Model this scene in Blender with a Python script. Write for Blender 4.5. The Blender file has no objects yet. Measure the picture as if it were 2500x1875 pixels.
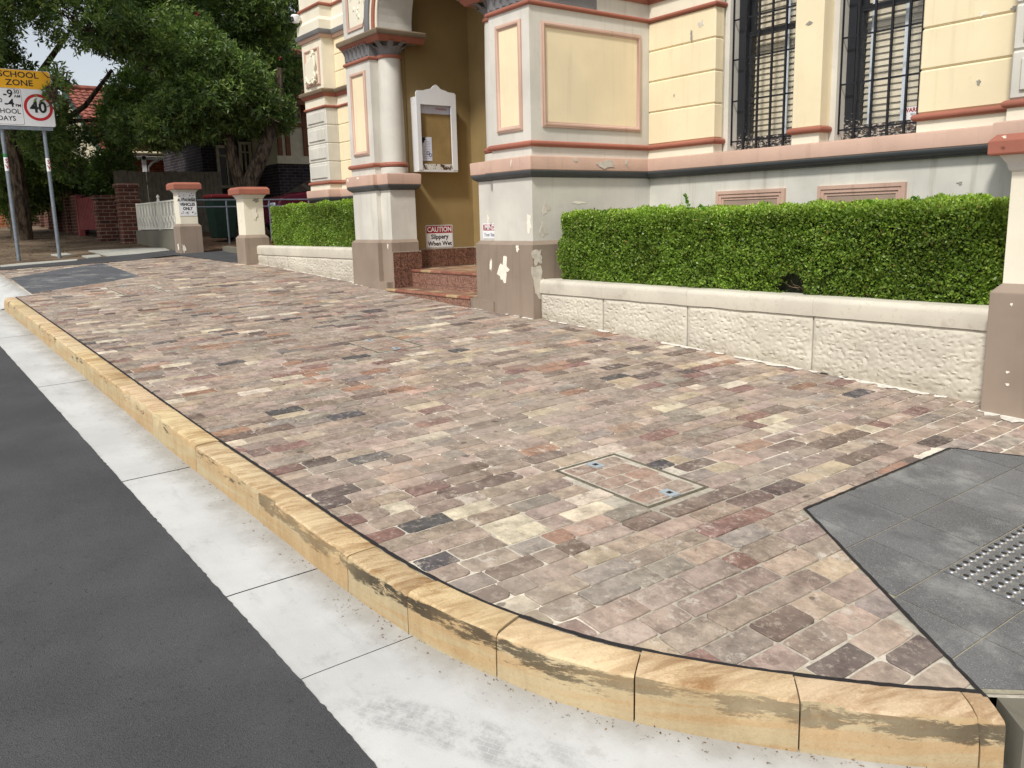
import bpy, bmesh, math, random
import numpy as np
from mathutils import Vector, Matrix, noise
R = math.radians
random.seed(7); rng = np.random.default_rng(11)
sc = bpy.context.scene
COL = sc.collection

# ------------------------------------------------------------------ camera
CZ = 1.4066
def cam_axes(yaw, pitch, roll):
    cy, sy, cp, sp = math.cos(yaw), math.sin(yaw), math.cos(pitch), math.sin(pitch)
    fwd = Vector((sy*cp, cy*cp, -sp)); right = Vector((cy, -sy, 0)); up = right.cross(fwd)
    cr, sr = math.cos(roll), math.sin(roll)
    return cr*right + sr*up, -sr*right + cr*up, fwd
cr_, cu_, cf_ = cam_axes(R(-53.44), R(10.884), R(-1.3954))
cd = bpy.data.cameras.new('camera'); cam = bpy.data.objects.new('camera', cd); COL.objects.link(cam)
cam.matrix_world = Matrix(((cr_.x, cu_.x, -cf_.x, 0), (cr_.y, cu_.y, -cf_.y, 0), (cr_.z, cu_.z, -cf_.z, CZ), (0, 0, 0, 1)))
cd.sensor_fit = 'HORIZONTAL'; cd.sensor_width = 36; cd.lens = 2081.8/2500*36
cd.clip_start = 0.05; cd.clip_end = 2000
sc.camera = cam
def project(p):
    v = Vector(p) - Vector((0, 0, CZ)); z = v.dot(cf_)
    if z < .05: return None
    return (1250 + 2081.8*v.dot(cr_)/z, 937.5 - 2081.8*v.dot(cu_)/z, z)

# ------------------------------------------------------------------ sky, sun, exposure
SUN_EL, SUN_AZ = R(50), R(27)            # azimuth measured from -Y (street side) towards +X
sv = Vector((math.sin(SUN_AZ)*math.cos(SUN_EL), -math.cos(SUN_AZ)*math.cos(SUN_EL), math.sin(SUN_EL)))
w = bpy.data.worlds.new('World'); sc.world = w; w.use_nodes = True
nt = w.node_tree; bg = nt.nodes['Background']
sky = nt.nodes.new('ShaderNodeTexSky'); sky.sky_type = 'NISHITA'; sky.sun_disc = False
sky.sun_elevation = SUN_EL; sky.sun_rotation = math.atan2(sv.x, sv.y)
sky.air_density = 1.0; sky.dust_density = 1.5; sky.ozone_density = 1.0; sky.altitude = 0
hs = nt.nodes.new('ShaderNodeHueSaturation'); hs.inputs['Saturation'].default_value = .34   # thin bright overcast
nt.links.new(sky.outputs[0], hs.inputs['Color']); nt.links.new(hs.outputs[0], bg.inputs[0]); bg.inputs[1].default_value = 0.15
ld = bpy.data.lights.new('sun', 'SUN'); ld.energy = 3.35; ld.angle = R(6); ld.color = (1, .965, .91)
sun = bpy.data.objects.new('sun', ld); COL.objects.link(sun)
sun.rotation_euler = (-sv).to_track_quat('-Z', 'Y').to_euler(); sun.location = sv*40
sc.view_settings.view_transform = 'Standard'; sc.view_settings.look = 'None'
sc.view_settings.gamma = 1; sc.view_settings.use_curve_mapping = False
sc.view_settings.exposure = -0.03
sc.render.engine = 'CYCLES'
sc.cycles.max_bounces = 8

# ------------------------------------------------------------------ helpers
ORG = {}
def tag(o, label=None, cat=None, group=None, kind=None):
    if label: o['label'] = label
    if cat: o['category'] = cat
    if group: o['group'] = group
    if kind: o['kind'] = kind
    return o
def thing(name, loc, label, cat, group=None):
    o = bpy.data.objects.new(name, None); COL.objects.link(o); o.location = loc
    o.empty_display_size = .2; ORG[o] = Vector(loc)
    return tag(o, label, cat, group)
class MB:
    def __init__(s): s.v = []; s.f = []; s.c = []; s.mi = []; s.uv = None
    def add(s, vs, fs, col=None, mi=0):
        b = len(s.v); s.v += [tuple(p) for p in vs]; s.f += [tuple(b+i for i in f) for f in fs]
        s.mi += [mi]*len(fs)
        if col is not None: s.c += [col]*len(vs)
        return s
    def box(s, x0, x1, y0, y1, z0, z1, col=None, mi=0, ch=0):
        if ch <= 0:
            vs = [(x0,y0,z0),(x1,y0,z0),(x1,y1,z0),(x0,y1,z0),(x0,y0,z1),(x1,y0,z1),(x1,y1,z1),(x0,y1,z1)]
            return s.add(vs, [(0,3,2,1),(4,5,6,7),(0,1,5,4),(1,2,6,5),(2,3,7,6),(3,0,4,7)], col, mi)
        bm = bmesh.new(); r = bmesh.ops.create_cube(bm, size=1)
        for v in bm.verts: v.co = Vector(((x0+x1)/2+v.co.x*(x1-x0), (y0+y1)/2+v.co.y*(y1-y0), (z0+z1)/2+v.co.z*(z1-z0)))
        bmesh.ops.bevel(bm, geom=list(bm.edges), offset=ch, segments=1, affect='EDGES')
        bm.verts.index_update()
        s.add([v.co[:] for v in bm.verts], [[v.index for v in f.verts] for f in bm.faces], col, mi); bm.free(); return s
    def prism(s, poly, z0, z1, col=None, mi=0):
        n = len(poly); a = sum(poly[i][0]*poly[(i+1)%n][1]-poly[(i+1)%n][0]*poly[i][1] for i in range(n))
        if a < 0: poly = poly[::-1]
        f0 = (lambda x, y: z0) if not callable(z0) else z0
        f1 = (lambda x, y: z1) if not callable(z1) else z1
        vs = [(x, y, f0(x, y)) for x, y in poly] + [(x, y, f1(x, y)) for x, y in poly]
        fs = [tuple(range(n))[::-1], tuple(range(n, 2*n))] + [(i, (i+1)%n, n+(i+1)%n, n+i) for i in range(n)]
        return s.add(vs, fs, col, mi)
    def tube(s, pts, rad, seg=6, col=None, mi=0, cap=True):
        pts = [Vector(p) for p in pts]; n = len(pts)
        rads = rad if hasattr(rad, '__len__') else [rad]*n
        ex = [max(p[k] for p in pts)-min(p[k] for p in pts) for k in range(3)]; vs = []; up = Vector([1. if k == ex.index(min(ex)) else 0. for k in range(3)])
        for i, p in enumerate(pts):
            d = (pts[min(i+1, n-1)] - pts[max(i-1, 0)]).normalized()
            a = d.cross(up if abs(d.dot(up)) < .95 else Vector((up.y, up.z, up.x))).normalized(); b = d.cross(a)
            for k in range(seg):
                t = 2*math.pi*k/seg; vs.append(p + (a*math.cos(t)+b*math.sin(t))*rads[i])
        fs = [(i*seg+k, i*seg+(k+1)%seg, (i+1)*seg+(k+1)%seg, (i+1)*seg+k) for i in range(n-1) for k in range(seg)]
        if cap: fs += [tuple(range(seg))[::-1], tuple((n-1)*seg+k for k in range(seg))]
        return s.add(vs, fs, col, mi)
    def lathe(s, prof, cx, cy, seg=24, col=None, mi=0):
        vs = []; n = len(prof)
        for r, z in prof:
            for k in range(seg):
                t = 2*math.pi*k/seg; vs.append((cx+r*math.cos(t), cy+r*math.sin(t), z))
        fs = [(i*seg+k, i*seg+(k+1)%seg, (i+1)*seg+(k+1)%seg, (i+1)*seg+k) for i in range(n-1) for k in range(seg)]
        fs += [tuple(range(seg))[::-1], tuple((n-1)*seg+k for k in range(seg))]
        return s.add(vs, fs, col, mi)
    def molding(s, path, prof, col=None, mi=0, closed=False):
        """path: plan polyline, outside on its right-hand side; prof: (outward offset, z)."""
        P = [Vector(p).to_2d() if len(p) == 2 else Vector(p[:2]) for p in path]; n = len(P); m = len(prof)
        nrm = []
        for i in range(n):
            def en(a, b): d = (b-a).normalized(); return Vector((d.y, -d.x))
            if closed: n0 = en(P[i-1], P[i]); n1 = en(P[i], P[(i+1) % n])
            else:
                n0 = en(P[i-1], P[i]) if i > 0 else en(P[0], P[1])
                n1 = en(P[i], P[i+1]) if i < n-1 else n0
            b = (n0+n1); b = b / max(1e-6, b.length_squared) * 2 if b.length > 1e-4 else n0
            nrm.append(b)
        vs = [(P[i].x+nrm[i].x*d, P[i].y+nrm[i].y*d, z) for i in range(n) for d, z in prof]
        fs = []
        for i in range(n if closed else n-1):
            j = (i+1) % n
            for k in range(m-1):
                fs.append((i*m+k, j*m+k, j*m+k+1, i*m+k+1))
        if not closed:
            fs += [tuple(range(m))[::-1], tuple((n-1)*m+k for k in range(m))]
        return s.add(vs, fs, col, mi)
    def build(s, name, mat, parent=None, smooth=False, loc=None, bevel=0):
        me = bpy.data.meshes.new(name)
        org = Vector(loc) if loc is not None else (ORG.get(parent, Vector((0, 0, 0))) if parent else Vector((0, 0, 0)))
        me.from_pydata([(x-org.x, y-org.y, z-org.z) for x, y, z in s.v], [], s.f)
        for mm in (mat if isinstance(mat, (list, tuple)) else [mat]): me.materials.append(mm)
        if any(s.mi): me.polygons.foreach_set('material_index', s.mi)
        if s.c and len(s.c) == len(s.v):
            a = me.attributes.new('tint', 'FLOAT_COLOR', 'POINT')
            a.data.foreach_set('color', np.array([(c[0], c[1], c[2], c[3] if len(c) > 3 else 1) for c in s.c], 'f').ravel())
        bm = bmesh.new(); bm.from_mesh(me); bmesh.ops.recalc_face_normals(bm, faces=bm.faces)
        if bevel:
            es = [e for e in bm.edges if len(e.link_faces) == 2 and e.calc_face_angle(0) > .5]
            bmesh.ops.bevel(bm, geom=es, offset=bevel, segments=2, profile=.6, affect='EDGES')
        bm.to_mesh(me); bm.free()
        if smooth:
            me.polygons.foreach_set('use_smooth', [True]*len(me.polygons))
            try: me.set_sharp_from_angle(angle=R(38) if smooth is True else smooth)
            except Exception: pass
        me.update()
        o = bpy.data.objects.new(name, me); COL.objects.link(o)
        if parent:
            o.parent = parent; o.location = org - ORG.get(parent, Vector((0, 0, 0)))
        else: o.location = org
        ORG[o] = org
        return o
def copy_part(o, parent, dl):
    """a copy of a part (shared mesh) under parent, shifted by dl"""
    c = o.copy(); COL.objects.link(c); c.parent = parent; c.location = o.location + Vector(dl); return c
def leafmesh(name, P, A, B, tint, mat, parent=None, sm=False):
    """P centres, A half length vectors, B half width vectors (numpy Nx3): one rhombus each"""
    n = len(P); V = np.empty((n, 4, 3), 'f')
    V[:, 0] = P-A; V[:, 1] = P+B-A*.1; V[:, 2] = P+A; V[:, 3] = P-B-A*.1
    org = np.array(ORG.get(parent, Vector((0, 0, 0)))[:]) if parent else np.zeros(3)
    me = bpy.data.meshes.new(name); me.vertices.add(n*4); me.loops.add(n*4); me.polygons.add(n)
    me.vertices.foreach_set('co', (V-org).astype('f').ravel())
    me.loops.foreach_set('vertex_index', np.arange(n*4, dtype='i'))
    me.polygons.foreach_set('loop_start', np.arange(0, n*4, 4, dtype='i'))
    try: me.polygons.foreach_set('loop_total', np.full(n, 4, 'i'))
    except Exception: pass
    a = me.attributes.new('tint', 'FLOAT_COLOR', 'POINT')
    t4 = np.ones((n, 4, 4), 'f'); t4[:, :, :3] = tint[:, None, :]
    a.data.foreach_set('color', t4.ravel()); me.materials.append(mat); me.update(); me.validate()
    o = bpy.data.objects.new(name, me); COL.objects.link(o)
    if parent: o.parent = parent
    ORG[o] = Vector(org); return o
def text_mesh(name, body, size, mat, parent, origin, ux, uy, align='CENTER', sx=1.0, bold=0.0, thick=.0006):
    """lettering laid on a plane: origin, unit vectors ux (reading direction), uy (up)"""
    cu = bpy.data.curves.new(name, 'FONT'); cu.body = body; cu.size = size; cu.align_x = align; cu.align_y = 'CENTER'
    cu.extrude = thick; cu.offset = bold; cu.resolution_u = 3
    to = bpy.data.objects.new('tmp_text', cu); COL.objects.link(to)
    dg = bpy.context.evaluated_depsgraph_get(); me = bpy.data.meshes.new_from_object(to.evaluated_get(dg))
    bpy.data.objects.remove(to); bpy.data.curves.remove(cu)
    ux = Vector(ux).normalized(); uy = Vector(uy).normalized(); un = ux.cross(uy); org = ORG.get(parent, Vector((0, 0, 0)))
    for v in me.vertices:
        c = v.co; p = Vector(origin) + ux*c.x*sx + uy*c.y + un*c.z; v.co = p - org
    me.materials.clear(); me.materials.append(mat); me.name = name
    o = bpy.data.objects.new(name, me); COL.objects.link(o); o.parent = parent; ORG[o] = org; return o

# ------------------------------------------------------------------ materials
def lin(r, g, b):
    f = lambda c: (c/255/12.92) if c/255 <= .04045 else ((c/255+.055)/1.055)**2.4
    return (f(r), f(g), f(b))
class NG:
    def __init__(s, name):
        s.m = bpy.data.materials.new(name); s.m.use_nodes = True; s.t = s.m.node_tree
        s.b = s.t.nodes['Principled BSDF']; s.geo = s.n('ShaderNodeNewGeometry'); s.pos = s.geo.outputs['Position']
    def n(s, k, **kw):
        x = s.t.nodes.new(k)
        for a, v in kw.items(): setattr(x, a, v)
        return x
    def l(s, a, b): s.t.links.new(a, b)
    def val(s, node, i, v):
        if hasattr(v, 'is_output') or isinstance(v, bpy.types.NodeSocket): s.l(v, node.inputs[i])
        else: node.inputs[i].default_value = v
    def noise(s, scale, detail=3, rough=.55, vec=None, dist=0):
        x = s.n('ShaderNodeTexNoise'); x.inputs['Scale'].default_value = scale; x.inputs['Detail'].default_value = detail
        x.inputs['Roughness'].default_value = rough; x.inputs['Distortion'].default_value = dist
        s.l(vec if vec is not None else s.pos, x.inputs['Vector']); return x.outputs['Fac']
    def ramp(s, fac, a, b, lo=0., hi=1.):
        x = s.n('ShaderNodeMapRange'); x.interpolation_type = 'SMOOTHSTEP'; s.val(x, 0, fac)
        for i, v in ((1, a), (2, b), (3, lo), (4, hi)): x.inputs[i].default_value = v
        return x.outputs[0]
    def math(s, op, a, b=0.):
        x = s.n('ShaderNodeMath', operation=op); s.val(x, 0, a); s.val(x, 1, b); return x.outputs[0]
    def mix(s, fac, a, b, mode='MIX'):
        x = s.n('ShaderNodeMix', data_type='RGBA', blend_type=mode); s.val(x, 0, fac)
        for i, v in ((6, a), (7, b)):
            if isinstance(v, (tuple, list)): v = tuple(v)[:3] + (1,)
            s.val(x, i, v)
        return x.outputs[2]
    def scalev(s, vec, sc_, off=(0, 0, 0)):
        x = s.n('ShaderNodeMapping'); s.l(vec, x.inputs[0]); x.inputs['Scale'].default_value = sc_; x.inputs['Location'].default_value = off
        return x.outputs[0]
    def attr(s, name):
        x = s.n('ShaderNodeAttribute', attribute_name=name); return x
    def bump(s, h, st=.3, dist=.01):
        x = s.n('ShaderNodeBump'); x.inputs['Strength'].default_value = st; x.inputs['Distance'].default_value = dist
        s.l(h, x.inputs['Height']); s.l(x.outputs[0], s.b.inputs['Normal'])
    def out(s, col=None, rough=.7, spec=.3, metal=0.):
        if col is not None: s.val(s.b, 'Base Color', tuple(col)[:3]+(1,) if isinstance(col, (tuple, list)) else col)
        s.val(s.b, 'Roughness', rough); s.b.inputs['Specular IOR Level'].default_value = spec; s.b.inputs['Metallic'].default_value = metal
        return s.m
def paint(name, col, var=.10, streak=.10, rough=.62, grime=.25, bump=.12, chips=None):
    g = NG(name); c = col
    n1 = g.ramp(g.noise(1.7, 4), .3, .7, 1-var, 1+var*.6)
    cc = g.mix(1, c, n1, 'MULTIPLY')
    st = g.ramp(g.noise(1, 4, .6, g.scalev(g.pos, (14, 14, .9))), .52, .75, 0, streak)
    cc = g.mix(st, cc, (c[0]*.52, c[1]*.49, c[2]*.44))
    gr = g.ramp(g.noise(9, 5, .65), .58, .78, 0, grime)
    cc = g.mix(gr, cc, (c[0]*.6, c[1]*.57, c[2]*.52))
    if chips:
        ch = g.ramp(g.noise(chips[0], 4, .7), chips[1], chips[1]+.015)
        cc = g.mix(ch, cc, chips[2])
    h = g.noise(60, 4, .6); h2 = g.noise(6, 3)
    g.bump(g.math('ADD', h, g.math('MULTIPLY', h2, 2)), bump, .006)
    return g.out(cc, g.ramp(g.noise(5), .3, .7, rough-.08, rough+.1), .35)
def plain(name, col, rough=.6, var=.12, scale=8, metal=0, spec=.4, bump=0):
    g = NG(name); f = g.ramp(g.noise(scale, 4), .25, .75, 1-var, 1+var)
    if bump: g.bump(g.noise(scale*8, 3), bump, .004)
    return g.out(g.mix(1, col, f, 'MULTIPLY'), rough, spec, metal)
M = {}
M['grey_paint'] = paint('grey_beige_paint', lin(211, 207, 196), var=.12, streak=.28, grime=.28)
M['lower_paint'] = paint('pale_grey_paint', lin(208, 206, 195), var=.12, streak=.5, grime=.22)
M['cream_paint'] = paint('cream_paint', lin(233, 225, 204), var=.06)
M['yellow_paint'] = paint('yellow_paint', lin(238, 222, 186), var=.06, streak=.16, grime=.18)
M['pink_paint'] = paint('pink_paint', lin(198, 166, 148), var=.1, streak=.32)
M['red_paint'] = paint('terracotta_paint', lin(160, 100, 82), var=.12, streak=.1, grime=.2)
M['dark_grey'] = paint('charcoal_paint', lin(82, 86, 88), var=.12, grime=.35, rough=.5)
M['brown_paint'] = paint('taupe_paint', lin(148, 132, 117), var=.12, streak=.3, grime=.2)
M['stone_brown'] = paint('weathered_ledge', lin(128, 112, 92), var=.2, grime=.4)
M['ochre'] = paint('ochre_wall_paint', lin(150, 128, 86), var=.12, streak=.22, grime=.25)
M['capital_grey'] = paint('lead_grey_paint', lin(126, 125, 126), var=.2, grime=.45)
M['white_paint'] = paint('white_timber_paint', lin(226, 226, 226), var=.05, streak=.1, rough=.45)
M['panel_brown'] = paint('vent_panel_paint', lin(160, 140, 124), var=.1, streak=.3)
def planter_mat():
    g = NG('painted_sandstone'); c = lin(205, 198, 182)
    n = g.ramp(g.noise(2.2, 4), .3, .7, .88, 1.06); cc = g.mix(1, c, n, 'MULTIPLY')
    p = g.ramp(g.noise(34, 4, .6), .56, .72, 0, .5); cc = g.mix(p, cc, lin(178, 168, 146))
    low = g.ramp(g.noise(4.5, 5, .7), .56, .7, 0, .35); cc = g.mix(low, cc, lin(164, 156, 138))
    sx = g.n('ShaderNodeSeparateXYZ'); g.l(g.pos, sx.inputs[0]); hh = g.math('SUBTRACT', g.math('ADD', sx.outputs[2], g.math('MULTIPLY', sx.outputs[0], .045)), .156)
    sp = g.ramp(g.math('ADD', hh, g.math('MULTIPLY', g.math('SUBTRACT', g.noise(6, 5, .7), .5), .28)), .0, .13, .5, 0); cc = g.mix(sp, cc, lin(148, 138, 120))
    g.bump(g.noise(110, 4), .35, .004); return g.out(cc, .85, .2)
M['planter'] = planter_mat()
def brick_mat():
    g = NG('old_sandstock_brick'); a = g.attr('tint'); seed = a.outputs['Alpha']
    off = g.n('ShaderNodeCombineXYZ'); sm = g.math('MULTIPLY', seed, 37.); g.l(sm, off.inputs[0]); g.l(sm, off.inputs[2])
    va = g.n('ShaderNodeVectorMath', operation='ADD'); g.l(g.pos, va.inputs[0]); g.l(off.outputs[0], va.inputs[1]); v = va.outputs[0]
    c = a.outputs['Color']
    c = g.mix(1, c, g.ramp(g.noise(11, 5, .68, v), .28, .72, .62, 1.26), 'MULTIPLY')
    c = g.mix(g.ramp(g.noise(30, 6, .78, v), .50, .66, 0, .75), c, g.mix(.55, c, lin(205, 190, 172)))
    c = g.mix(g.ramp(g.noise(16, 5, .7, g.scalev(v, (1, 1, 1), (7, 3, 1))), .56, .67, 0, .7), c, g.mix(.65, c, lin(92, 76, 68)))
    c = g.mix(g.ramp(g.noise(6.5, 6, .78, g.scalev(v, (1, 1, 1), (3, 9, 4))), .57, .66, 0, .62), c, lin(206, 197, 184))
    c = g.mix(g.ramp(g.noise(150, 4, .7, v), .57, .70, 0, .6), c, lin(100, 84, 74))
    c = g.mix(g.ramp(g.noise(1.15, 5, .65), .45, .7, 0, .38), c, lin(172, 161, 148)); c = g.mix(g.ramp(g.noise(1.9, 6, .7, g.scalev(g.pos, (1, 1, 1), (5, 2, 0))), .52, .72, 0, .4), c, lin(118, 104, 94))
    c = g.mix(g.ramp(g.noise(8, 2, .4), .735, .75, 0, .6), c, lin(62, 56, 54))
    hh = g.math('ADD', g.noise(90, 4, .65, v), g.math('MULTIPLY', g.noise(20, 3, .6, v), 1.6)); g.bump(hh, .35, .005)
    return g.out(c, .86, .25)
M['brick'] = brick_mat()
def mortar_mat():
    g = NG('lime_mortar'); c = g.mix(g.ramp(g.noise(.55, 3), .40, .62), lin(166, 159, 145), lin(218, 210, 194))
    c = g.mix(1, c, g.ramp(g.noise(40, 4), .3, .7, .82, 1.12), 'MULTIPLY'); g.bump(g.noise(150, 3), .5, .004)
    return g.out(c, .95, .1)
M['mortar'] = mortar_mat()
def asphalt_mat():
    g = NG('asphalt'); b = lin(81, 81, 83)
    c = g.mix(1, b, g.ramp(g.noise(1.2, 4), .3, .7, .86, 1.1), 'MULTIPLY')
    vo = g.n('ShaderNodeTexVoronoi', feature='F1'); vo.inputs['Scale'].default_value = 240; g.l(g.pos, vo.inputs['Vector'])
    agg = g.ramp(vo.outputs['Distance'], .0, .75, 1.22, .62); c = g.mix(.85, c, g.mix(1, c, agg, 'MULTIPLY'))
    c = g.mix(g.ramp(g.noise(.6, 5, .7), .42, .66, 0, .12), c, lin(104, 102, 99))
    pit = g.ramp(g.noise(48, 5, .72), .61, .68, 0, .6); c = g.mix(pit, c, (.018, .018, .02))
    fl = g.ramp(g.noise(130, 2, .5), .72, .76, 0, .6); c = g.mix(fl, c, (.22, .22, .22))
    g.bump(g.math('SUBTRACT', g.math('MULTIPLY', g.math('SUBTRACT', 1., vo.outputs['Distance']), .7), pit), .55, .005)
    return g.out(c, .82, .3)
M['asphalt'] = asphalt_mat()
def concrete_mat(name, base, stain=.35):
    g = NG(name); c = g.mix(1, base, g.ramp(g.noise(1.6, 5, .6), .3, .7, .88, 1.06), 'MULTIPLY')
    sweep = g.ramp(g.noise(2.2, 5, .65, g.scalev(g.pos, (1, 5, 1))), .52, .72, 0, stain); c = g.mix(sweep, c, (base[0]*.62, base[1]*.62, base[2]*.62))
    sp = g.ramp(g.noise(55, 4, .7), .66, .74, 0, .5); c = g.mix(sp, c, (base[0]*.45, base[1]*.44, base[2]*.42))
    g.bump(g.noise(130, 4, .6), .25, .003); return g, c, base
def gutter_mat():
    g, c, base = concrete_mat('pale_gutter_concrete', lin(196, 196, 193), .3)
    sx = g.n('ShaderNodeSeparateXYZ'); g.l(g.pos, sx.inputs[0]); X, Y = sx.outputs[0], sx.outputs[1]
    # grey-brown tone deepening towards the kerb foot, uneven edge, with brown dirt specks
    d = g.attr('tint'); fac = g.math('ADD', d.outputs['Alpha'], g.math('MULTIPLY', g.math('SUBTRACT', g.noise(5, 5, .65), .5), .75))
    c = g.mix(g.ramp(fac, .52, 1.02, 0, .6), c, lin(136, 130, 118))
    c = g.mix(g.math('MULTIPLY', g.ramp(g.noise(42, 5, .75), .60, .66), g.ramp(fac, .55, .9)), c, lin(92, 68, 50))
    # tyre tread print: dark skewed lozenges along a swept band
    rot = g.n('ShaderNodeMapping'); g.l(g.pos, rot.inputs[0]); rot.inputs['Rotation'].default_value = (0, 0, R(-32)); rot.inputs['Location'].default_value = (1.149, -1.992, 0)
    br = g.n('ShaderNodeTexBrick'); br.offset = .5; br.inputs['Scale'].default_value = 10; br.inputs['Mortar Size'].default_value = .014
    br.inputs['Mortar Smooth'].default_value = .9; br.inputs['Brick Width'].default_value = .42; br.inputs['Row Height'].default_value = .2
    wv = g.n('ShaderNodeVectorMath', operation='ADD'); nz = g.n('ShaderNodeTexNoise'); nz.inputs['Scale'].default_value = 9; g.l(g.pos, nz.inputs['Vector'])
    scl = g.n('ShaderNodeVectorMath', operation='SCALE'); g.l(nz.outputs['Color'], scl.inputs[0]); scl.inputs['Scale'].default_value = .03
    g.l(rot.outputs[0], wv.inputs[0]); g.l(scl.outputs[0], wv.inputs[1]); g.l(wv.outputs[0], br.inputs['Vector'])
    sr = g.n('ShaderNodeSeparateXYZ'); g.l(rot.outputs[0], sr.inputs[0])
    inX = g.math('MULTIPLY', g.ramp(sr.outputs[0], -.32, -.1), g.ramp(sr.outputs[0], .38, .62, 1, 0))
    inY = g.math('MULTIPLY', g.ramp(sr.outputs[1], -.09, -.05), g.ramp(sr.outputs[1], .06, .10, 1, 0))
    tr = g.math('MULTIPLY', g.math('MULTIPLY', inX, inY), g.math('MULTIPLY', g.math('SUBTRACT', 1., br.outputs['Fac']), g.ramp(g.noise(13, 5, .7), .38, .62, .0, .5)))
    c = g.mix(tr, c, lin(132, 132, 132))
    c = g.mix(g.ramp(g.noise(7, 6, .75), .56, .70, 0, .32), c, lin(150, 146, 138))
    c = g.mix(g.ramp(g.noise(24, 5, .75), .62, .72, 0, .35), c, lin(128, 124, 116))
    return g.out(c, .85, .2)
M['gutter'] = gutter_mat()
g_, c_, b_ = concrete_mat('grey_concrete', lin(176, 174, 164)); M['concrete'] = g_.out(c_, .88, .2)
g_, c_, b_ = concrete_mat('mossy_concrete', lin(112, 108, 96), .5); M['old_concrete'] = g_.out(c_, .9, .2)
def sandstone_mat(name, c0, c1, dirt):
    g = NG(name); a = g.attr('tint'); v0 = g.pos
    rnd = a.outputs['Alpha']; off = g.n('ShaderNodeCombineXYZ'); g.l(g.math('MULTIPLY', rnd, 19.), off.inputs[0]); g.l(g.math('MULTIPLY', rnd, 7.), off.inputs[2])
    va = g.n('ShaderNodeVectorMath', operation='ADD'); g.l(v0, va.inputs[0]); g.l(off.outputs[0], va.inputs[1])
    rot = g.n('ShaderNodeMapping'); g.l(va.outputs[0], rot.inputs[0]); rot.inputs['Rotation'].default_value = (R(8), R(6), R(14))
    band = g.noise(1, 6, .62, g.scalev(rot.outputs[0], (26, 5, 6)), .9); broad = g.noise(1, 3, .5, g.scalev(rot.outputs[0], (7, 1.2, 2)), .8)
    bf = g.math('ADD', g.math('MULTIPLY', band, .6), g.math('MULTIPLY', broad, .4))
    nb = g.ramp(g.noise(2.4, 4), .3, .7)
    c = g.mix(g.ramp(bf, .38, .60), c0, c1); c = g.mix(1, c, g.ramp(g.noise(140, 4, .7), .3, .7, .82, 1.14), 'MULTIPLY'); c = g.mix(nb, c, g.mix(.5, c, lin(216, 198, 164)))
    c = g.mix(1, c, a.outputs['Color'], 'MULTIPLY')
    sn0 = g.n('ShaderNodeSeparateXYZ'); g.l(g.geo.outputs['Normal'], sn0.inputs[0]); upr = g.ramp(sn0.outputs[2], .4, .75, 1, 0)
    lay = g.ramp(g.noise(1, 4, .6, g.scalev(va.outputs[0], (1.2, 1.2, 26))), .4, .62)
    c = g.mix(g.math('MULTIPLY', upr, .75), c, g.mix(lay, lin(178, 163, 130), lin(176, 148, 108)))
    c = g.mix(g.ramp(g.noise(80, 4, .6), .58, .72, 0, .3), c, lin(140, 104, 62))
    # dark tyre and grime marks on the upright face under the arris
    sn = g.n('ShaderNodeSeparateXYZ'); g.l(g.geo.outputs['Normal'], sn.inputs[0])
    up = g.ramp(sn.outputs[2], .35, .8, 1, 0)
    gr = g.attr('grime'); dm = g.math('MULTIPLY', g.ramp(g.math('ADD', g.noise(1, 7, .78, g.scalev(v0, (5, 5, 24))), g.math('MULTIPLY', gr.outputs['Fac'], .20)), .635, .715), up)
    c = g.mix(g.math('MULTIPLY', g.math('MULTIPLY', dm, dirt), g.ramp(g.noise(.8, 3), .36, .6, .5, 1)), c, lin(42, 39, 36))
    fresh = g.math('MULTIPLY', g.ramp(g.math('ADD', g.noise(5, 5, .7), g.math('MULTIPLY', gr.outputs['Fac'], .08)), .74, .78), .3); c = g.mix(fresh, c, lin(206, 180, 132))
    g.bump(g.math('ADD', g.noise(60, 5, .7), g.math('MULTIPLY', band, .6)), .5, .006)
    return g.out(c, .86, .2)
M['sandstone'] = sandstone_mat('banded_sandstone', lin(156, 122, 84), lin(208, 184, 146), .92)
def granite_mat():
    g = NG('dark_granite_paver'); a = g.attr('tint'); c = g.mix(1, a.outputs['Color'], g.ramp(g.noise(1.5, 4), .3, .7, .8, 1.2), 'MULTIPLY')
    c = g.mix(g.ramp(g.noise(190, 4, .7), .44, .62, 0, .5), c, lin(134, 134, 133)); c = g.mix(g.ramp(g.noise(230, 2), .68, .72, 0, .8), c, (.62, .62, .62))
    c = g.mix(g.ramp(g.noise(2.2, 6, .72), .50, .70, 0, .55), c, lin(160, 160, 155)); c = g.mix(g.ramp(g.noise(3.4, 5, .7, g.scalev(g.pos, (1, 1, 1), (4, 1, 2))), .54, .7, 0, .4), c, lin(66, 68, 72)); g.bump(g.noise(180, 3), .25, .003); return g.out(c, .78, .3)
M['granite'] = granite_mat()
M['joint_black'] = plain('black_joint_filler', lin(38, 36, 36), .9, .3, 60, bump=.5)
M['grout'] = plain('tan_grout', lin(150, 144, 124), .95, .2, 40)
M['steel'] = plain('stainless_steel', (.62, .62, .62), .28, .08, 30, metal=1)
M['black_rubber'] = plain('black_insert', (.02, .02, .02), .7)
M['brass'] = plain('dull_brass', lin(132, 126, 112), .5, .25, 50, metal=.5)
M['galv'] = plain('galvanised_metal', lin(176, 188, 196), .45, .1, 40, metal=.3)
def tile_mat(name, ca, cb, sc_=70, tint=True):
    g = NG(name); f = g.ramp(g.noise(sc_, 4, .6, dist=1.5), .44, .56); c = g.mix(f, ca, cb)
    return g.out(c, .35, .5)
M['dado_tile'] = tile_mat('mottled_brown_tile', lin(70, 42, 34), lin(140, 104, 86), 60)
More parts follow.
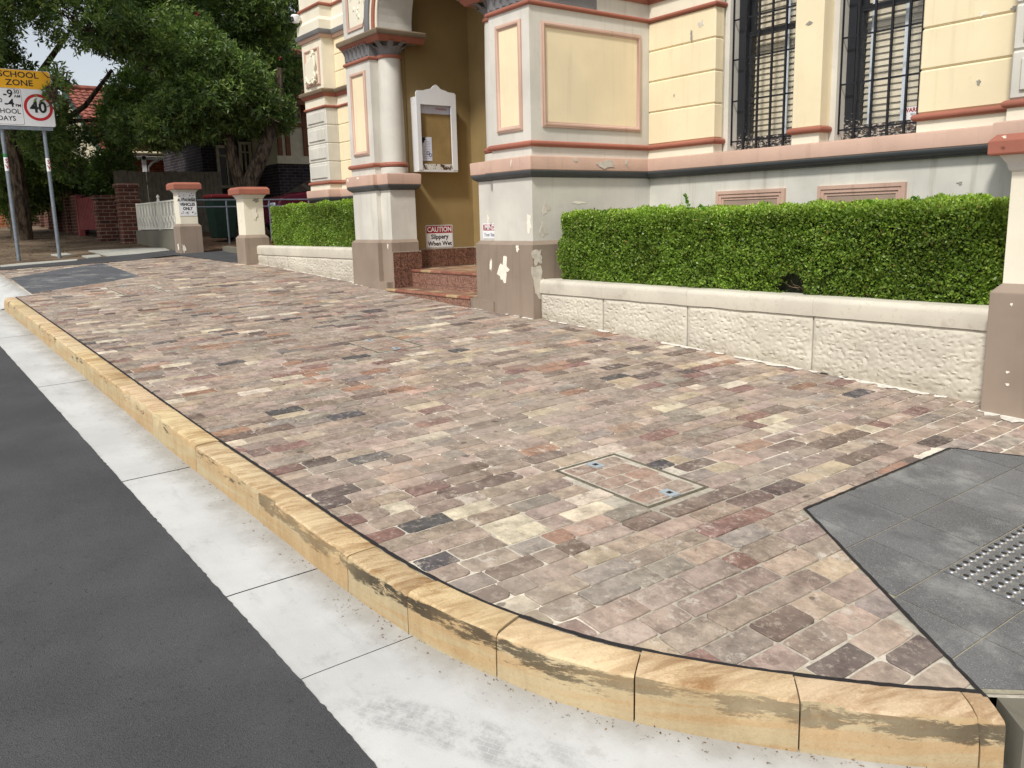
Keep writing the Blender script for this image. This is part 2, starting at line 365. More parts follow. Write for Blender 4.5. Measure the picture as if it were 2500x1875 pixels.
M['riser_tile'] = tile_mat('mottled_pink_tile', lin(96, 58, 48), lin(164, 128, 110), 70)
M['tile_grout'] = plain('pale_grout', lin(176, 164, 150), .9, .1)
def floor_tile_mat():
    g = NG('terracotta_floor_tile'); a = g.attr('tint'); c = g.mix(1, a.outputs['Color'], g.ramp(g.noise(14, 4), .3, .7, .8, 1.15), 'MULTIPLY'); return g.out(c, .5, .4)
M['floor_tile'] = floor_tile_mat()
def black_frame():
    g = NG('flaking_black_timber'); n = g.noise(22, 5, .75, g.scalev(g.pos, (1, 1, 3.2))); sx = g.n('ShaderNodeSeparateXYZ'); g.l(g.pos, sx.inputs[0])
    lowz = g.ramp(sx.outputs[2], 2.05, 2.35, .17, 0.0)
    f = g.ramp(g.math('ADD', n, lowz), .66, .69); c = g.mix(f, lin(40, 42, 46), g.mix(g.ramp(g.noise(30, 3), .45, .55), lin(196, 188, 174), lin(104, 92, 80)))
    g.bump(g.noise(40, 4), .3, .004); return g.out(c, .45, .4)
M['black_frame'] = black_frame()
M['black_iron'] = plain('black_iron', lin(30, 31, 36), .5, .15, 30)
def glass():
    g = NG('window_glass'); tr = g.n('ShaderNodeBsdfTransparent'); gl = g.n('ShaderNodeBsdfGlossy'); gl.inputs['Roughness'].default_value = .03
    lw_ = g.n('ShaderNodeLayerWeight'); lw_.inputs[0].default_value = .5; mx = g.n('ShaderNodeMixShader'); g.l(g.math('ADD', g.math('MULTIPLY', g.math('POWER', lw_.outputs['Facing'], 4.), .7), .035), mx.inputs[0])
    g.l(tr.outputs[0], mx.inputs[1]); g.l(gl.outputs[0], mx.inputs[2]); o = g.t.nodes['Material Output']; g.l(mx.outputs[0], o.inputs[0]); return g.m
M['glass'] = glass()
M['slat'] = plain('beige_blind_slat', lin(204, 194, 170), .5, .14, 3)
M['tape'] = plain('pale_blind_tape', lin(212, 222, 230), .6, .05)
M['dark_room'] = plain('dark_interior', (.012, .011, .010), .9)  # near-black colour stands in for the shade of unlit rooms
def leaf_mat(name, trans=.34, rough=.45):
    g = NG(name); a = g.attr('tint'); c = g.mix(1, a.outputs['Color'], g.ramp(g.noise(2.5, 3), .3, .7, .82, 1.15), 'MULTIPLY')
    g.out(c, rough, .4); t = g.n('ShaderNodeBsdfTranslucent'); g.l(g.mix(1, c, (1.2, 1.35, .6), 'MULTIPLY'), t.inputs[0])
    mx = g.n('ShaderNodeMixShader'); mx.inputs[0].default_value = trans; g.l(g.b.outputs[0], mx.inputs[1]); g.l(t.outputs[0], mx.inputs[2])
    g.l(mx.outputs[0], g.t.nodes['Material Output'].inputs[0]); return g.m
M['leaf'] = leaf_mat('leaf'); M['box_leaf'] = leaf_mat('box_hedge_leaf', .36, .4)
def bark():
    g = NG('dark_bark'); c = g.mix(g.ramp(g.noise(5, 5, .7, g.scalev(g.pos, (3, 3, .8))), .4, .62), lin(58, 48, 40), lin(112, 98, 82)); g.bump(g.noise(9, 5, .7, g.scalev(g.pos, (3, 3, .6))), .8, .03); return g.out(c, .9, .1)
M['bark'] = bark()
M['twig'] = plain('dry_twig', lin(140, 118, 96), .9)
M['core'] = plain('hedge_core_shade', (.018, .022, .010), .95, .4, 30)
M['white_metal'] = plain('white_painted_iron', lin(224, 221, 208), .45, .05)
M['sign_white'] = plain('sign_white', lin(232, 232, 232), .4, .03)
M['sign_yellow'] = plain('sign_yellow', lin(240, 176, 22), .4, .04)
M['sign_red'] = plain('sign_red', lin(190, 30, 34), .4, .04)
M['ink'] = plain('black_ink', (.012, .012, .014), .5)
M['ink_grey'] = plain('grey_ink', lin(140, 140, 150), .6)
M['ink_blue'] = plain('blue_ink', lin(70, 84, 120), .6)
M['ink_red'] = plain('dark_red_ink', lin(160, 30, 40), .6)
M['paper'] = plain('paper', lin(214, 216, 228), .7, .04)
M['post'] = plain('galvanised_post', lin(128, 136, 144), .5, .15, 12, metal=.35)
M['cork'] = plain('tan_backing_board', lin(150, 124, 78), .8, .14, 5)
def peel():
    g = NG('flaking_white_timber'); f = g.ramp(g.noise(16, 5, .7), .52, .55); c = g.mix(f, lin(214, 210, 200), lin(84, 58, 40)); g.bump(f, .5, .003); return g.out(c, .7, .3)
M['peel'] = peel()
M['bare_patch'] = plain('bare_render', lin(238, 230, 212), .85, .06, 20)
M['bare_grey'] = plain('bare_cement', lin(204, 196, 182), .9, .15, 20, bump=.3)
M['scar'] = plain('lifted_paint_grey', lin(150, 146, 134), .9, .2, 30)  # grey tone left where the paint has lifted
M['wet_white'] = plain('white_spilt_paint', lin(214, 209, 198), .7, .16, 30)
def dirt():
    g = NG('bare_dirt'); c = g.mix(g.ramp(g.noise(1.1, 5), .35, .65), lin(92, 78, 64), lin(128, 112, 94)); c = g.mix(g.ramp(g.noise(14, 5, .75), .56, .66, 0, .7), c, lin(62, 48, 38)); c = g.mix(g.ramp(g.noise(26, 4, .7), .64, .69, 0, .6), c, lin(176, 158, 128))
    g.bump(g.noise(20, 5, .7), .6, .03); return g.out(c, .95, .1)
M['dirt'] = dirt()
M['mulch'] = plain('leaf_litter', lin(92, 68, 48), .95, .5, 9, bump=.8)
def wallbrick(name, a, b, mo, scale=1.0, dark=.0):
    g = NG(name); tx = g.n('ShaderNodeTexCoord'); br = g.n('ShaderNodeTexBrick'); sx = g.n('ShaderNodeSeparateXYZ'); g.l(g.pos, sx.inputs[0])
    cb = g.n('ShaderNodeCombineXYZ'); g.l(g.math('ADD', sx.outputs[0], sx.outputs[1]), cb.inputs[0]); g.l(sx.outputs[2], cb.inputs[1]); g.l(cb.outputs[0], br.inputs['Vector'])
    br.inputs['Color1'].default_value = a+(1,); br.inputs['Color2'].default_value = b+(1,); br.inputs['Mortar'].default_value = mo+(1,)
    br.inputs['Scale'].default_value = 1; br.inputs['Mortar Size'].default_value = .008; br.inputs['Brick Width'].default_value = .24; br.inputs['Row Height'].default_value = .086
    c = g.mix(1, br.outputs['Color'], g.ramp(g.noise(4, 4), .3, .7, .75, 1.2), 'MULTIPLY'); g.bump(g.math('SUBTRACT', 1., br.outputs['Fac']), .5, .006); return g.out(c, .88, .2)
M['dark_brick'] = wallbrick('dark_purple_brick', lin(58, 52, 55), lin(42, 38, 43), lin(96, 90, 86))
M['orange_brick'] = wallbrick('orange_brick', lin(176, 98, 62), lin(150, 76, 50), lin(168, 140, 112))
M['red_brick'] = wallbrick('old_red_brick', lin(96, 56, 46), lin(74, 44, 38), lin(128, 112, 98))
M['roof_tile'] = plain('terracotta_roof_tile', lin(138, 82, 68), .8, .3, 5)
M['timber_grey'] = plain('weathered_paling', lin(112, 104, 90), .9, .2, 6, bump=.4)
M['timber_brown'] = plain('brown_stained_timber', lin(122, 78, 48), .7, .15)
M['cream_trim'] = plain('cream_trim', lin(206, 196, 168), .6, .08)
M['pink_trim'] = plain('dusty_pink_trim', lin(170, 110, 108), .6, .08)
M['red_gate'] = plain('faded_red_gate', lin(124, 58, 56), .7, .15)
M['bin_green'] = plain('bin_dark_green', lin(30, 54, 44), .5, .1); M['bin_lid'] = plain('bin_lid_green', lin(44, 120, 66), .5, .1)
M['car_paint'] = plain('maroon_car_paint', lin(70, 12, 30), .25, .05, 3, spec=.6); M['car_glass'] = plain('dark_car_glass', (.01, .011, .012), .08, 0, spec=.8)
M['tyre'] = plain('tyre_rubber', (.02, .02, .02), .9)

# ------------------------------------------------------------------ ground levels
def gz(x, y):
    wy = 1 if y < 4.26 else max(0., 1-(y-4.26)/.69)
    return -.045*x + .03*y - .08*min(max(0., x+2.02), 1.9)*wy
def sheet(name, xs, yf, off, mat, parent=None, kind='structure', tintf=None):
    """ground sheet: yf(x) -> list of y rows (same count for all x)"""
    b = MB(); rows = [yf(x) for x in xs]; m = len(rows[0])
    for x, ys in zip(xs, rows):
        for j, y in enumerate(ys):
            o = off(x, y, j) if callable(off) else off
            b.v.append((x, y, gz(x, y)+o))
            if tintf: b.c.append(tintf(x, y, j))
    for i in range(len(xs)-1):
        for j in range(m-1):
            b.f.append((i*m+j, (i+1)*m+j, (i+1)*m+j+1, i*m+j+1)); b.mi.append(0)
    o = b.build(name, mat, parent)
    if kind and not parent: o['kind'] = kind
    return o
sheet('ground', [-170, -60, -2.02, -.12, 40, 90], lambda x: [-90, 0, 4.26, 4.95, 60, 160], -.26, M['dirt'])
# road with a ragged edge lapping over the gutter
xs = list(np.arange(-40, 3.0, .022))
def road_rows(x):
    e = .918 + .004*noise.noise((x*5, 3, 0)) + .005*noise.noise((x*33, 1, 0)) + .004*noise.noise((x*90, 7, 0))
    return [-14, -3, .6, e, e+.004]
sheet('road', xs, road_rows, lambda x, y, j: -.139 if j < 4 else -.150, M['asphalt'])

# kerb line (back edge), traced along the pavement
KB = [(-12.40,1.42),(-9.6,1.42),(-8.2,1.42),(-6.8,1.415),(-5.6,1.41),(-4.74,1.41),(-4.1,1.42),(-3.55,1.428),(-3.17,1.43),(-2.95,1.434),(-2.745,1.441),(-2.509,1.457),(-2.3,1.485),
      (-2.10,1.530),(-1.946,1.590),(-1.787,1.676),(-1.627,1.791),(-1.454,1.935),(-1.30,2.080),(-1.150,2.232),(-1.0,2.406)]
def dense(pts, step):
    out = []
    P = [Vector(p) for p in pts]; n = len(P)
    for i in range(n-1):
        p0 = P[max(i-1, 0)]; p1 = P[i]; p2 = P[i+1]; p3 = P[min(i+2, n-1)]; L = (p2-p1).length; k = max(1, int(L/step))
        m1 = (p2-p0)*(L/max(1e-6, (p2-p0).length)) if i > 0 else (p2-p1); m2 = (p3-p1)*(L/max(1e-6, (p3-p1).length)) if i < n-2 else (p2-p1)
        for q in range(k):
            t = q/k; out.append((2*t**3-3*t**2+1)*p1 + (t**3-2*t*t+t)*m1 + (3*t*t-2*t**3)*p2 + (t**3-t*t)*m2)
    out.append(P[-1]); return out
KD = dense(KB, .03)
def nrm2(i, L):
    d = (L[min(i+1, len(L)-1)]-L[max(i-1, 0)]).normalized(); return Vector((d.y, -d.x))
KF = [p + nrm2(i, KD)*.13 for i, p in enumerate(KD)]
kbx = np.array([p.x for p in KD]); kby = np.array([p.y for p in KD]); kfx = np.array([p.x for p in KF]); kfy = np.array([p.y for p in KF])
def kback(x):
    if x > -1.0: return 2.406+(x+1.0)*1.2
    return float(np.interp(x, kbx, kby))
def kfront(x):
    if x > kfx[-1]: return kfy[-1]+(x-kfx[-1])*1.25
    return float(np.interp(x, kfx, kfy))
# gutter: separate cast slabs
M['dark_joint'] = plain('dark_joint', lin(66, 62, 58), .95, .2, 30)
gut = sheet('gutter', [-60, -30, -2.02, -.12, 2.6], lambda x: [.80, kfront(x)+.05 if x > -29 else 1.3], -.156, M['dark_joint'])
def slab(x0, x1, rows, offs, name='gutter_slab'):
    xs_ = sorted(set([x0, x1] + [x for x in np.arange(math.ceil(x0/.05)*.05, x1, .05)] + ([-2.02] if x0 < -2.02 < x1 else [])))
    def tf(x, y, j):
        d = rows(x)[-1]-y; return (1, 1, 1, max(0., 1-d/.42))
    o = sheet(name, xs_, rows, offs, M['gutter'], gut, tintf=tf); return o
GJ = [-40, -29, -24, -19.5, -15.62, -12.42, -10.12, -7.44, -4.73, -3.105, -2.41, .35, 2.6]
for a, b in zip(GJ[:-1], GJ[1:]):
    g0 = .0055 if b not in (-2.41,) and a not in (-2.41,) else .002
    if a == -15.62:
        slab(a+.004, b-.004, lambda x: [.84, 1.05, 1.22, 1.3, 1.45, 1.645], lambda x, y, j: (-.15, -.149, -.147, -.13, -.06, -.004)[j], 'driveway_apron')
    else:
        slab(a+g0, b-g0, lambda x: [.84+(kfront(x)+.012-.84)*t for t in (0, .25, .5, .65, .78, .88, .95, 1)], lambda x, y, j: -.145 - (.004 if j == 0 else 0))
nn_ = 260; tt = rng.beta(2.2, 1.4, nn_); ii = (np.clip(tt, 0, 1)*(len(KF)-1-int(np.argmin(abs(kbx+3.2))))+int(np.argmin(abs(kbx+3.2)))).astype(int)
dP = np.array([[KF[i].x+nrm2(i, KD).x*d, KF[i].y+nrm2(i, KD).y*d, 0] for i, d in zip(ii, rng.exponential(.022, nn_)+.004)]); dP[:, 0] += rng.normal(0, .01, nn_)
dP[:, 2] = [gz(p[0], p[1])-.1435+random.uniform(0, .004) for p in dP]; dD = rng.normal(0, 1, (nn_, 3)); dD[:, 2] *= .15; dD /= np.linalg.norm(dD, axis=1)[:, None]; dS = np.cross(dD, np.array([0, 0, 1.])); dS /= np.linalg.norm(dS, axis=1)[:, None]
dl = (.0012+.0055*rng.random(nn_)**3)[:, None]; dpal = np.array([lin(126, 90, 62), lin(104, 78, 58), lin(150, 122, 90), lin(112, 100, 88)])
o = leafmesh('kerb_debris', dP, dD*dl, dS*dl*.5, dpal[rng.choice(4, nn_)], M['leaf']); tag(o, 'scattered brown debris along the foot of the curved kerb', 'debris', kind='stuff')
# kerb stones
kerb = sheet('kerb', [-12.4, -8, -4, -2.02], lambda x: [kfront(x)+.02, kback(x)-.02], -.22, M['old_concrete'])
KJ = [-12.40, -11.98, -11.45, -10.6, -9.75, -8.9, -8.02, -7.2, -6.36, -5.47, -4.62, -3.74, -2.86, -2.44, -2.06, -1.70, -1.36, -1.05]
def kerb_stone(i0, i1, white, idx):
    b = MB(); L = list(range(i0, i1+1)); m = 0; sd = random.random(); tone = .88+.2*random.random()
    tc = (1.12*tone, 1.14*tone, 1.2*tone, sd) if white else (tone, tone*(.97+.05*random.random()), tone*(.92+.12*random.random()), sd)
    dz = random.uniform(-.003, .004)
    for k, i in enumerate(L):
        p = KD[i]; n = nrm2(i, KD); e = .0025
        if k == 0: p = p + (KD[i+1]-KD[i])*.08
        if k == len(L)-1 and i < len(KD)-1: p = p - (KD[i]-KD[i-1])*.08
        nz = noise.noise((p.x*6, p.y*6, idx*3.1)); chip = max(0, noise.noise((p.x*9, p.y*9, 5+idx))-.12)*(.055 if idx > 11 else .045)+max(0, noise.noise((p.x*31, p.y*31, 2+idx)))*.006
        lump = .004*noise.noise((p.x*14, p.y*14, 2.2))
        last = (idx == len(KJ)-1) and k > len(L)*.62
        if last: chip += .010+.010*abs(noise.noise((p.x*30, p.y*30, 9)))
        sec = [(0, -.30), (0, .0), (.02, .003), (.07, .004+lump), (.119-chip*.7, .002+lump-chip*.3), (.1275-chip*1.0, -.003-chip), (.1305-chip*.6, -.011-chip*1.6),
               (.131+lump-chip*.2, -.045-chip), (.131+lump, -.085), (.133+.004*nz, -.135), (.133, -.30)]
        for d, z in sec:
            q = p + n*d; b.v.append((q.x, q.y, gz(q.x, q.y)+z+dz)); b.c.append(tc)
        m = len(sec)
    K = len(L)
    for k in range(K-1):
        for j in range(m-1): b.f.append((k*m+j, (k+1)*m+j, (k+1)*m+j+1, k*m+j+1)); b.mi.append(0)
    b.f += [tuple(range(m))[::-1], tuple((K-1)*m+j for j in range(m))]; b.mi += [0, 0]
    o = b.build('kerb_stone', M['sandstone'], kerb, smooth=R(26)); a = o.data.attributes.new('grime', 'FLOAT', 'POINT')
    a.data.foreach_set('value', np.tile(np.array([0, 0, 0, 0, .05, .75, 1, .8, .12, 0, 0], 'f')*(1.25 if idx > 11 else .5), K)); return o
ji = [int(np.argmin(abs(kbx-x))) for x in KJ] + [len(KD)-1]
for q in range(len(ji)-1): kerb_stone(ji[q], ji[q+1], q == 0, q+1)
kerb['kind'] = 'structure'
# black filler along the back of the kerb
def ribbon(name, pts, w0, w1, off, mat, parent, rag=.004):
    b = MB(); n = len(pts)
    for i, p in enumerate(pts):
        nn = -nrm2(i, pts); r1 = rag*noise.noise((p.x*40, p.y*40, 1)); r2 = rag*noise.noise((p.x*36, p.y*36, 8))
        for d in (w0+r1, w1+r2):
            q = p+nn*d; b.v.append((q.x, q.y, gz(q.x, q.y)+off))
    b.f = [(2*i, 2*i+2, 2*i+3, 2*i+1) for i in range(n-1)]; b.mi = [0]*(n-1)
    return b.build(name, mat, parent)

# ------------------------------------------------------------------ footpath and its bricks
PATCH = [(-12.60, 1.64), (-13.65, 3.23), (-16.35, 3.27), (-15.97, 2.70), (-14.95, 1.69)]
RAMP = [(-2.02, 3.02), (-1.005, 2.405), (-.3, 3.35), (.9, 4.9), (-1.1, 4.88), (-1.758, 4.443), (-2.03, 4.257)]
def flow(x): return kback(x) if x > -12.42 else 1.63
fx = sorted(set([-16.62, -12.421, -12.419, -2.02, 1.3] + [round(v, 3) for v in np.arange(-16.6, 1.3, .1)]))
foot = sheet('footpath', fx, lambda x: [min(flow(x)-.01, 4.2), 4.26, 4.95, 5.32], -.0055, M['mortar'])
ribbon('joint_filler', [p for p in KD], -.002, .015, .0025, M['joint_black'], foot, .005)
def inside(poly, x, y):
    c = False; n = len(poly)
    for i in range(n):
        x0, y0 = poly[i]; x1, y1 = poly[(i+1) % n]
        if (y0 > y) != (y1 > y) and x < (x1-x0)*(y-y0)/(y1-y0)+x0: c = not c
    return c
def clip_half(P, a, b, keep_left=True):
    """keep the side left of a->b"""
    out = []; n = len(P); s_ = 1 if keep_left else -1
    def sd(p): return s_*((b[0]-a[0])*(p[1]-a[1])-(b[1]-a[1])*(p[0]-a[0]))
    for i in range(n):
        p, q = P[i], P[(i+1) % n]; dp, dq = sd(p), sd(q)
        if dp >= 0: out.append(p)
        if (dp > 0 > dq) or (dp < 0 < dq):
            t = dp/(dp-dq); out.append((p[0]+(q[0]-p[0])*t, p[1]+(q[1]-p[1])*t))
    return out
def clip_convex(P, poly):
    for i in range(len(poly)):
        P = clip_half(P, poly[i], poly[(i+1) % len(poly)], True)
        if len(P) < 3: return []
    return P
def area(P): return abs(sum(P[i][0]*P[(i+1) % len(P)][1]-P[(i+1) % len(P)][0]*P[i][1] for i in range(len(P))))/2
def cut_out(P, poly, grow):
    """cut a convex-ish polygon out of brick P (poly counter-clockwise): clip by the edge its centre lies most outside of"""
    n = len(poly); cx = sum(p[0] for p in P)/len(P); cy = sum(p[1] for p in P)/len(P)
    best = None
    for i in range(n):
        a, b = Vector(poly[i]), Vector(poly[(i+1) % n]); d = (b-a).normalized(); nn = Vector((d.y, -d.x))
        s_ = nn.dot(Vector((cx, cy))-a)
        if best is None or s_ > best[0]: best = (s_, a+nn*grow, b+nn*grow)
    if best[0] > .3: return P
    return clip_half(P, best[1], best[2], False)
def ccw(p):
    a = sum(p[i][0]*p[(i+1) % len(p)][1]-p[(i+1) % len(p)][0]*p[i][1] for i in range(len(p))); return p if a > 0 else p[::-1]
PATCH = ccw(PATCH); RAMP = ccw(RAMP)
COVERS = [(-3.07, -2.452, 2.522, 2.915), (-6.76, -6.15, 3.22, 3.645), (-12.55, -11.50, 2.525, 3.02)]
CPOLY = [ccw([(a, c), (b, c), (b, d), (a, d)]) for a, b, c, d in COVERS]
def brick_outline(x0, x1, y0, y1, sd):
    rr = [random.choice((.004, .006, .008, .012, .022)) for _ in range(4)]; j = lambda: random.uniform(-.0028, .0028)
    c = [(x0, y0, 1, 1), (x1, y0, -1, 1), (x1, y1, -1, -1), (x0, y1, 1, -1)]; out = []
    for k, (x, y, sx, sy) in enumerate(c):
        r = min(rr[k], .4*(x1-x0)); seg = [(x, y+sy*r), (x+sx*r*.3, y+sy*r*.3), (x+sx*r, y)]
        if k in (1, 3): seg = seg[::-1]
        out += [(a+j(), b+j()) for a, b in seg]
        nx = c[(k+1) % 4]
        if k in (1, 3): out.append((x+j()*1.5, (y+nx[1])/2))
    return out
PAL = [(lin(147, 131, 118), 22), (lin(157, 141, 128), 22), (lin(165, 146, 132), 15), (lin(146, 136, 126), 13), (lin(174, 156, 141), 9), (lin(206, 193, 172), 4.5), (lin(182, 165, 140), 5.5),
       (lin(155, 121, 101), 4.5), (lin(118, 101, 92), 7), (lin(94, 82, 79), 3.2), (lin(84, 82, 83), 1.6), (lin(133, 104, 96), 4), (lin(176, 150, 133), 3)]
pw = np.array([p[1] for p in PAL], float); pw /= pw.sum()
def brick_col():
    c = PAL[rng.choice(len(PAL), p=pw)][0]; f = random.uniform(.86, 1.14)
    return (c[0]*f, c[1]*f*random.uniform(.96, 1.03), c[2]*f*random.uniform(.94, 1.05), random.random())
def brick_mesh(b, P, top, col, tilt=(0, 0), depth=.012):
    n = len(P); cx = sum(p[0] for p in P)/n; cy = sum(p[1] for p in P)/n
    def zz(x, y): return gz(x, y)+top+tilt[0]*(x-cx)+tilt[1]*(y-cy)
    ins = .0028
    v = []
    for x, y in P:
        d = math.hypot(x-cx, y-cy); k = 1-ins/max(d, .004); v.append((cx+(x-cx)*k, cy+(y-cy)*k, zz(x, y)))
    v += [(x, y, zz(x, y)-.0028) for x, y in P] + [(x, y, zz(x, y)-depth) for x, y in P]
    f = [tuple(range(n))] + [(i, n+i, n+(i+1) % n, (i+1) % n) for i in range(n)] + [(n+i, 2*n+i, 2*n+(i+1) % n, n+(i+1) % n) for i in range(n)]
    b.add(v, f, col)
allb = []
PX_, PITCH = .1145, .2265
x = -16.58; row = 0
while x < 1.2:
    xw = PX_*random.uniform(.94, 1.05); y = flow(max(-16.5, min(x+.05, -1.0)))-.25*random.random()-.02 if x < -1 else 1.9
    while y < 5.25:
        Lb = random.choice((1, 1, 1, 1, 1, 1, .5, .72))*PITCH*random.uniform(.95, 1.05)
        jn = random.uniform(.004, .009)
        wob = .010*math.sin(y*1.3+.35*row*.1)+.006*noise.noise((x*.8, y*1.1, 0))
        P = brick_outline(x+jn+wob, x+xw-jn*.5+wob, y+jn*.6, min(y+Lb, 5.27)-jn*.6, row)
        y += Lb; cx = x+xw/2; cy = y-Lb/2
        if any(inside(c, cx, cy) for c in CPOLY) or inside(PATCH, cx, cy) or inside(RAMP, cx, cy): 
            keep = False
            continue
        # trim against the kerb (local tangent), ramp, covers and the grey patch
        if cy < flow(cx)+.3:
            if cx > -12.42: i = int(np.argmin((kbx-cx)**2+(kby-cy)**2)); i = max(1, min(i, len(KD)-2)); a, b2 = KD[i-1], KD[i+1]; nn = nrm2(i, KD); P = clip_half(P, a-nn*.012, b2-nn*.012, True)
            else: P = clip_half(P, (-20, 1.648), (0, 1.648), True)
            if len(P) < 3: continue
        P = cut_out(P, RAMP, .008)
        if len(P) >= 3 and cx < -12: P = cut_out(P, PATCH, .006)
        for c in CPOLY:
            if len(P) >= 3: P = cut_out(P, c, .004)
        if len(P) < 3 or area(P) < .0011: continue
        allb.append((P, random.uniform(-.0016, .0022)+.004*noise.noise((cx*1.7, cy*1.7, 0))*(1 if cy > flow(max(-16, min(cx, -1.1)))+.2 else 0), brick_col(), (random.uniform(-.012, .012), random.uniform(-.006, .006))))
    x += xw; row += 1
def shown(P):
    cx = sum(p[0] for p in P)/len(P); cy = sum(p[1] for p in P)/len(P); q = project((cx, cy, gz(cx, cy)))
    if q is None or not (-20 < q[0] < 2520 and -20 < q[1] < 1895): return 0
    return area(P)*1.4/q[2]**3
order = sorted(range(len(allb)), key=lambda i: -shown(allb[i][0]))
for i in order[:300]:
    b = MB(); brick_mesh(b, *allb[i][:3], allb[i][3]); P = allb[i][0]; c = (P[0][0], P[0][1], gz(*P[0])); b.build('brick', M['brick'], foot, loc=c)
b = MB()
for i in order[300:]: brick_mesh(b, *allb[i][:3], allb[i][3])
o = b.build('brick_field', M['brick'], foot); o['kind'] = 'stuff'
# white run-off of paint and mortar along the foot of the walls
def smear(name, x0, x1, yb, wmax, mat, parent, sd, thr=-.1):
    b = MB(); xs_ = np.arange(x0, x1, .018); cur = []
    for xx in xs_:
        e = wmax*(.28+.9*noise.noise((xx*3.1, sd, 0))+.7*noise.noise((xx*19, sd, 4))+.3*noise.noise((xx*60, sd, 9)))
        if e > .006: cur.append((xx, e))
        if e <= .006 or xx == xs_[-1]:
            if len(cur) > 2:
                k = len(b.v)
                for (q, ee) in cur: b.v += [(q, yb-ee, gz(q, yb-ee)+.0035), (q, yb+.004, gz(q, yb)+.0075)]
                for t in range(len(cur)-1): b.f.append((k+2*t, k+2*t+2, k+2*t+3, k+2*t+1)); b.mi.append(0)
            cur = []
    if b.v: b.build(name, mat, parent)
smear('paint_smear', -6.5, -2.26, 5.20, .075, M['wet_white'], foot, 1.3); smear('paint_smear', -7.5, -6.52, 5.12, .06, M['wet_white'], foot, 2.3)
smear('paint_smear', -14.0, -10.45, 5.20, .05, M['wet_white'], foot, 4.1); smear('paint_smear', -2.30, -1.8, 5.05, .13, M['wet_white'], foot, 6.7); smear('paint_smear', -10.4, -9.4, 5.12, .05, M['wet_white'], foot, 8.8)
smear('tar_smear', -3.4, -2.5, 5.195, .03, M['joint_black'], foot, 12.4)

# access covers let into the brickwork
def cover(rect, infill, label):
    x0, x1, y0, y1 = rect; z = lambda x, y: gz(x, y); cz = gz((x0+x1)/2, (y0+y1)/2)
    t = thing('access_cover', ((x0+x1)/2, (y0+y1)/2, cz), label, 'access cover', 'access covers in the brick footpath')
    def ring(a, bb, off, mat, nm):
        b = MB(); o_ = [(x0+a, y0+a), (x1-a, y0+a), (x1-a, y1-a), (x0+a, y1-a)]; i_ = [(x0+bb, y0+bb), (x1-bb, y0+bb), (x1-bb, y1-bb), (x0+bb, y1-bb)]
        b.v = [(p[0], p[1], gz(*p)+off) for p in o_+i_] + [(p[0], p[1], gz(*p)-.006) for p in o_+i_]
        b.f = [(k, (k+1) % 4, 4+(k+1) % 4, 4+k) for k in range(4)] + [(k, 8+k, 8+(k+1) % 4, (k+1) % 4) for k in range(4)] + [(4+k, 4+(k+1) % 4, 12+(k+1) % 4, 12+k) for k in range(4)]; b.mi = [0]*12
        return b.build(nm, mat, t)
    ring(.0, .004, .0008, M['brass'], 'outer_frame'); ring(.008, .012, .0008, M['brass'], 'lid_frame')
    if infill:
        b = MB(); b.prism([(x0+.01, y0+.01), (x1-.01, y0+.01), (x1-.01, y1-.01), (x0+.01, y1-.01)], lambda x, y: gz(x, y)-.006, lambda x, y: gz(x, y)-.0035); b.build('lid_bed', M['mortar'], t)
        xx = x0+.026; k = 0
        while xx < x1-.05:
            w_ = min(.108, x1-.026-xx); yy = y0+.026 - (.11 if k % 2 else .03)
            while yy < y1-.03:
                ya = max(yy, y0+.026); yb = min(yy+.21, y1-.026)
                if yb-ya > .03:
                    b = MB(); P = brick_outline(xx+.004, xx+w_-.006, ya+.004, yb-.004, k)
                    c = random.choice((lin(158, 136, 122), lin(156, 140, 128), lin(148, 126, 114), lin(164, 146, 132), lin(160, 132, 116))); brick_mesh(b, P, .0, c+(random.random(),)); b.build('brick', M['brick'], t)
                yy += .215
            xx += w_; k += 1
    for (kx, ky) in ((x0+.07, y0+.20), (x1-.06, y0+.20)):
        b = MB(); b.prism([(kx-.04, ky-.028), (kx+.04, ky-.028), (kx+.04, ky+.028), (kx-.04, ky+.028)], lambda x, y: gz(x, y)-.004, lambda x, y: gz(x, y)+.0032); pl = b.build('key_plate', M['galv'], t)
        b = MB(); b.prism([(kx-.012, ky-.012), (kx+.012, ky-.012), (kx+.012, ky+.012), (kx-.012, ky+.012)], lambda x, y: gz(x, y)+.0033, lambda x, y: gz(x, y)+.0042); b.build('key_hole', M['black_rubber'], pl)
cover(COVERS[0], True, 'brick-filled access cover beside the dark paver ramp'); cover(COVERS[1], True, 'brick-filled access cover in front of the porch steps'); cover(COVERS[2], True, 'long access cover beside the grey paved patch')

